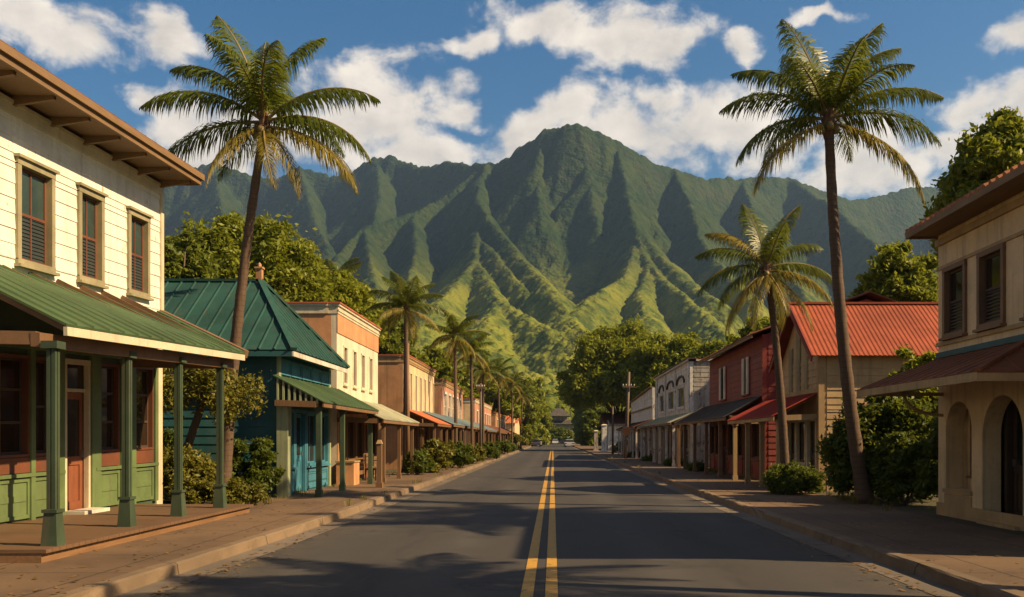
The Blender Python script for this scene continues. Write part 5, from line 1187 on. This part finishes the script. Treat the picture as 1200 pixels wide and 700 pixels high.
# ================================================================== far parked cars
def car(label, x, y, rz, paintm, van=False):
    r = thing('parked_car', label, 'car', (x,y,.0), 'cars parked at the far end of the street'); r.rotation_euler = (0,0,rz)
    L, Wd = 4.4, .86; h = 1.75 if van else 1.42
    def loc(mb, nm, mt, par=None, smooth=False):
        o = mb.build(nm, mt, None, smooth); o.parent = par or r; return o
    prof = [(-L/2,.32),(-L/2+.05,.78),(-L/2+.9,.92),(L/2-1.0 if not van else L/2-.3,.95),(L/2-.05,.85),(L/2,.34)]
    b = MB(); b.prism([(-Wd,p,z) for p,z in prof], (2*Wd,0,0)); bd = loc(b, 'body', paintm)
    c0, c1, c2, c3 = (-L/2+1.0,-L/2+1.7,L/2-1.5,L/2-.9) if not van else (-L/2+.7,-L/2+1.3,L/2-.5,L/2-.35)
    c = MB(); c.hexa([(-Wd+.04,c0,.9),(Wd-.04,c0,.9),(Wd-.04,c3,.93),(-Wd+.04,c3,.93),(-Wd+.2,c1,h-.06),(Wd-.2,c1,h-.06),(Wd-.2,c2,h-.06),(-Wd+.2,c2,h-.06)]); loc(c, 'window', 'window_glass')
    t_ = MB(); t_.hexa([(-Wd+.19,c1-.03,h-.06),(Wd-.19,c1-.03,h-.06),(Wd-.19,c2+.03,h-.06),(-Wd+.19,c2+.03,h-.06),(-Wd+.26,c1+.1,h),(Wd-.26,c1+.1,h),(Wd-.26,c2-.1,h),(-Wd+.26,c2-.1,h)]); loc(t_, 'car_roof', paintm)
    for sx in (-1,1):
        for yy in (-L/2+.85, L/2-.85):
            w_ = MB(); w_.tube([(sx*(Wd-.2),yy,.32),(sx*(Wd+.015),yy,.32)], .32, 16); wo = loc(w_, 'wheel', 'rubber'); k = MB(); k.tube([(sx*(Wd+.016),yy,.32),(sx*(Wd+.03),yy,.32)], .19, 12); loc(k, 'rim', 'steel', wo)
        q = MB(); q.box((sx*Wd-sx*.32,-L/2-.01,.62),(sx*Wd-sx*.03,-L/2+.1,.76)); loc(q, 'tail_light', 'lamp_red')
        q = MB(); q.box((sx*Wd-sx*.34,L/2-.12,.62),(sx*Wd-sx*.04,L/2+.01,.78)); loc(q, 'headlight', 'lamp_clear')
    return r
for a in (('dark car parked at the left kerb',-3.3,176,0,'car_dark'),('white car parked beyond the dark one at the left kerb',-3.25,190,0,'car_white'),('yellow van coming up the road near its end',-1.55,238,R(180),'car_yellow',True),('white car beside the yellow van at the road end',.6,246,R(180),'car_white'),
          ('silver car parked at the right kerb, nearest there',3.1,168,0,'car_silver'),('white car parked second at the right kerb',3.15,182,0,'car_white'),('tan car standing sideways beyond the right kerb cars',7.2,262,R(90),'car_tan'),('charcoal car standing sideways at the road end',3.4,268,R(88),'car_dark')): car(*a)

# fallen leaves and grit along the kerbs and pavements
def litter():
    rnd = np.random.RandomState(4); n = 2600; sd_ = rnd.randint(0, 4, n); y = 8+rnd.rand(n)**1.7*60
    off = np.abs(rnd.normal(size=n))*.22
    x = np.where(sd_ == 0, -4.16+off, np.where(sd_ == 1, 4.02-off, np.where(sd_ == 2, -4.5-rnd.rand(n)*2.2, 4.4+rnd.rand(n)*2.6)))
    z = np.where(sd_ < 2, .016, .147); P = np.stack([x,y,z],1); a = rnd.rand(n)*6.28; s = (.02+.035*rnd.rand(n))[:,None]
    A = np.stack([np.cos(a),np.sin(a),rnd.normal(size=n)*.15],1)*s; B = np.stack([-np.sin(a),np.cos(a),rnd.normal(size=n)*.15+.2],1)*s*.45
    V_ = np.stack([P-A,P+B,P+A,P-B],1); V_[:,:,2] = np.maximum(V_[:,:,2], z[:,None]-.002)
    o = link('leaf_litter', np_mesh('leaf_litter', V_.reshape(-1,3), np.arange(n*4).reshape(n,4), 'dry_leaf')); o['kind'] = 'stuff'
litter()

# weeds and grass tufts in the joints along the kerbs and walls
def tufts():
    rnd = np.random.RandomState(9); Vs = []; n = 230
    for k in range(n):
        q = rnd.choice(4, p=(.12,.08,.4,.4)); y = 9+rnd.rand()**1.4*70
        x = (-4.40-rnd.rand()*.1, 4.30+rnd.rand()*.12, -6.2-rnd.rand()*.7, 6.7+rnd.rand()*.5)[q]
        if y < 18: continue
        h = rnd.uniform(.05,.20)*(1.5 if q == 3 else 1)
        for _ in range(14):
            a = rnd.rand()*6.28; b0 = np.array([x+rnd.normal()*.05, y+rnd.normal()*.09, .138]); d = np.array([math.cos(a),math.sin(a),0]); s = np.array([-math.sin(a),math.cos(a),0])*.006
            m_ = b0+d*h*.25+np.array([0,0,h*.7]); t_ = b0+d*h*.7+np.array([0,0,h*rnd.uniform(.7,1.1)])
            Vs.append([b0-s,b0+s,m_+s*.8,m_-s*.8]); Vs.append([m_-s*.8,m_+s*.8,t_+s*.1,t_-s*.1])
    Vs = np.array(Vs).reshape(-1,3); o = link('weeds', np_mesh('weeds', Vs, np.arange(len(Vs)).reshape(-1,4), 'bush_leaf_yellow')); o['kind'] = 'stuff'
tufts()
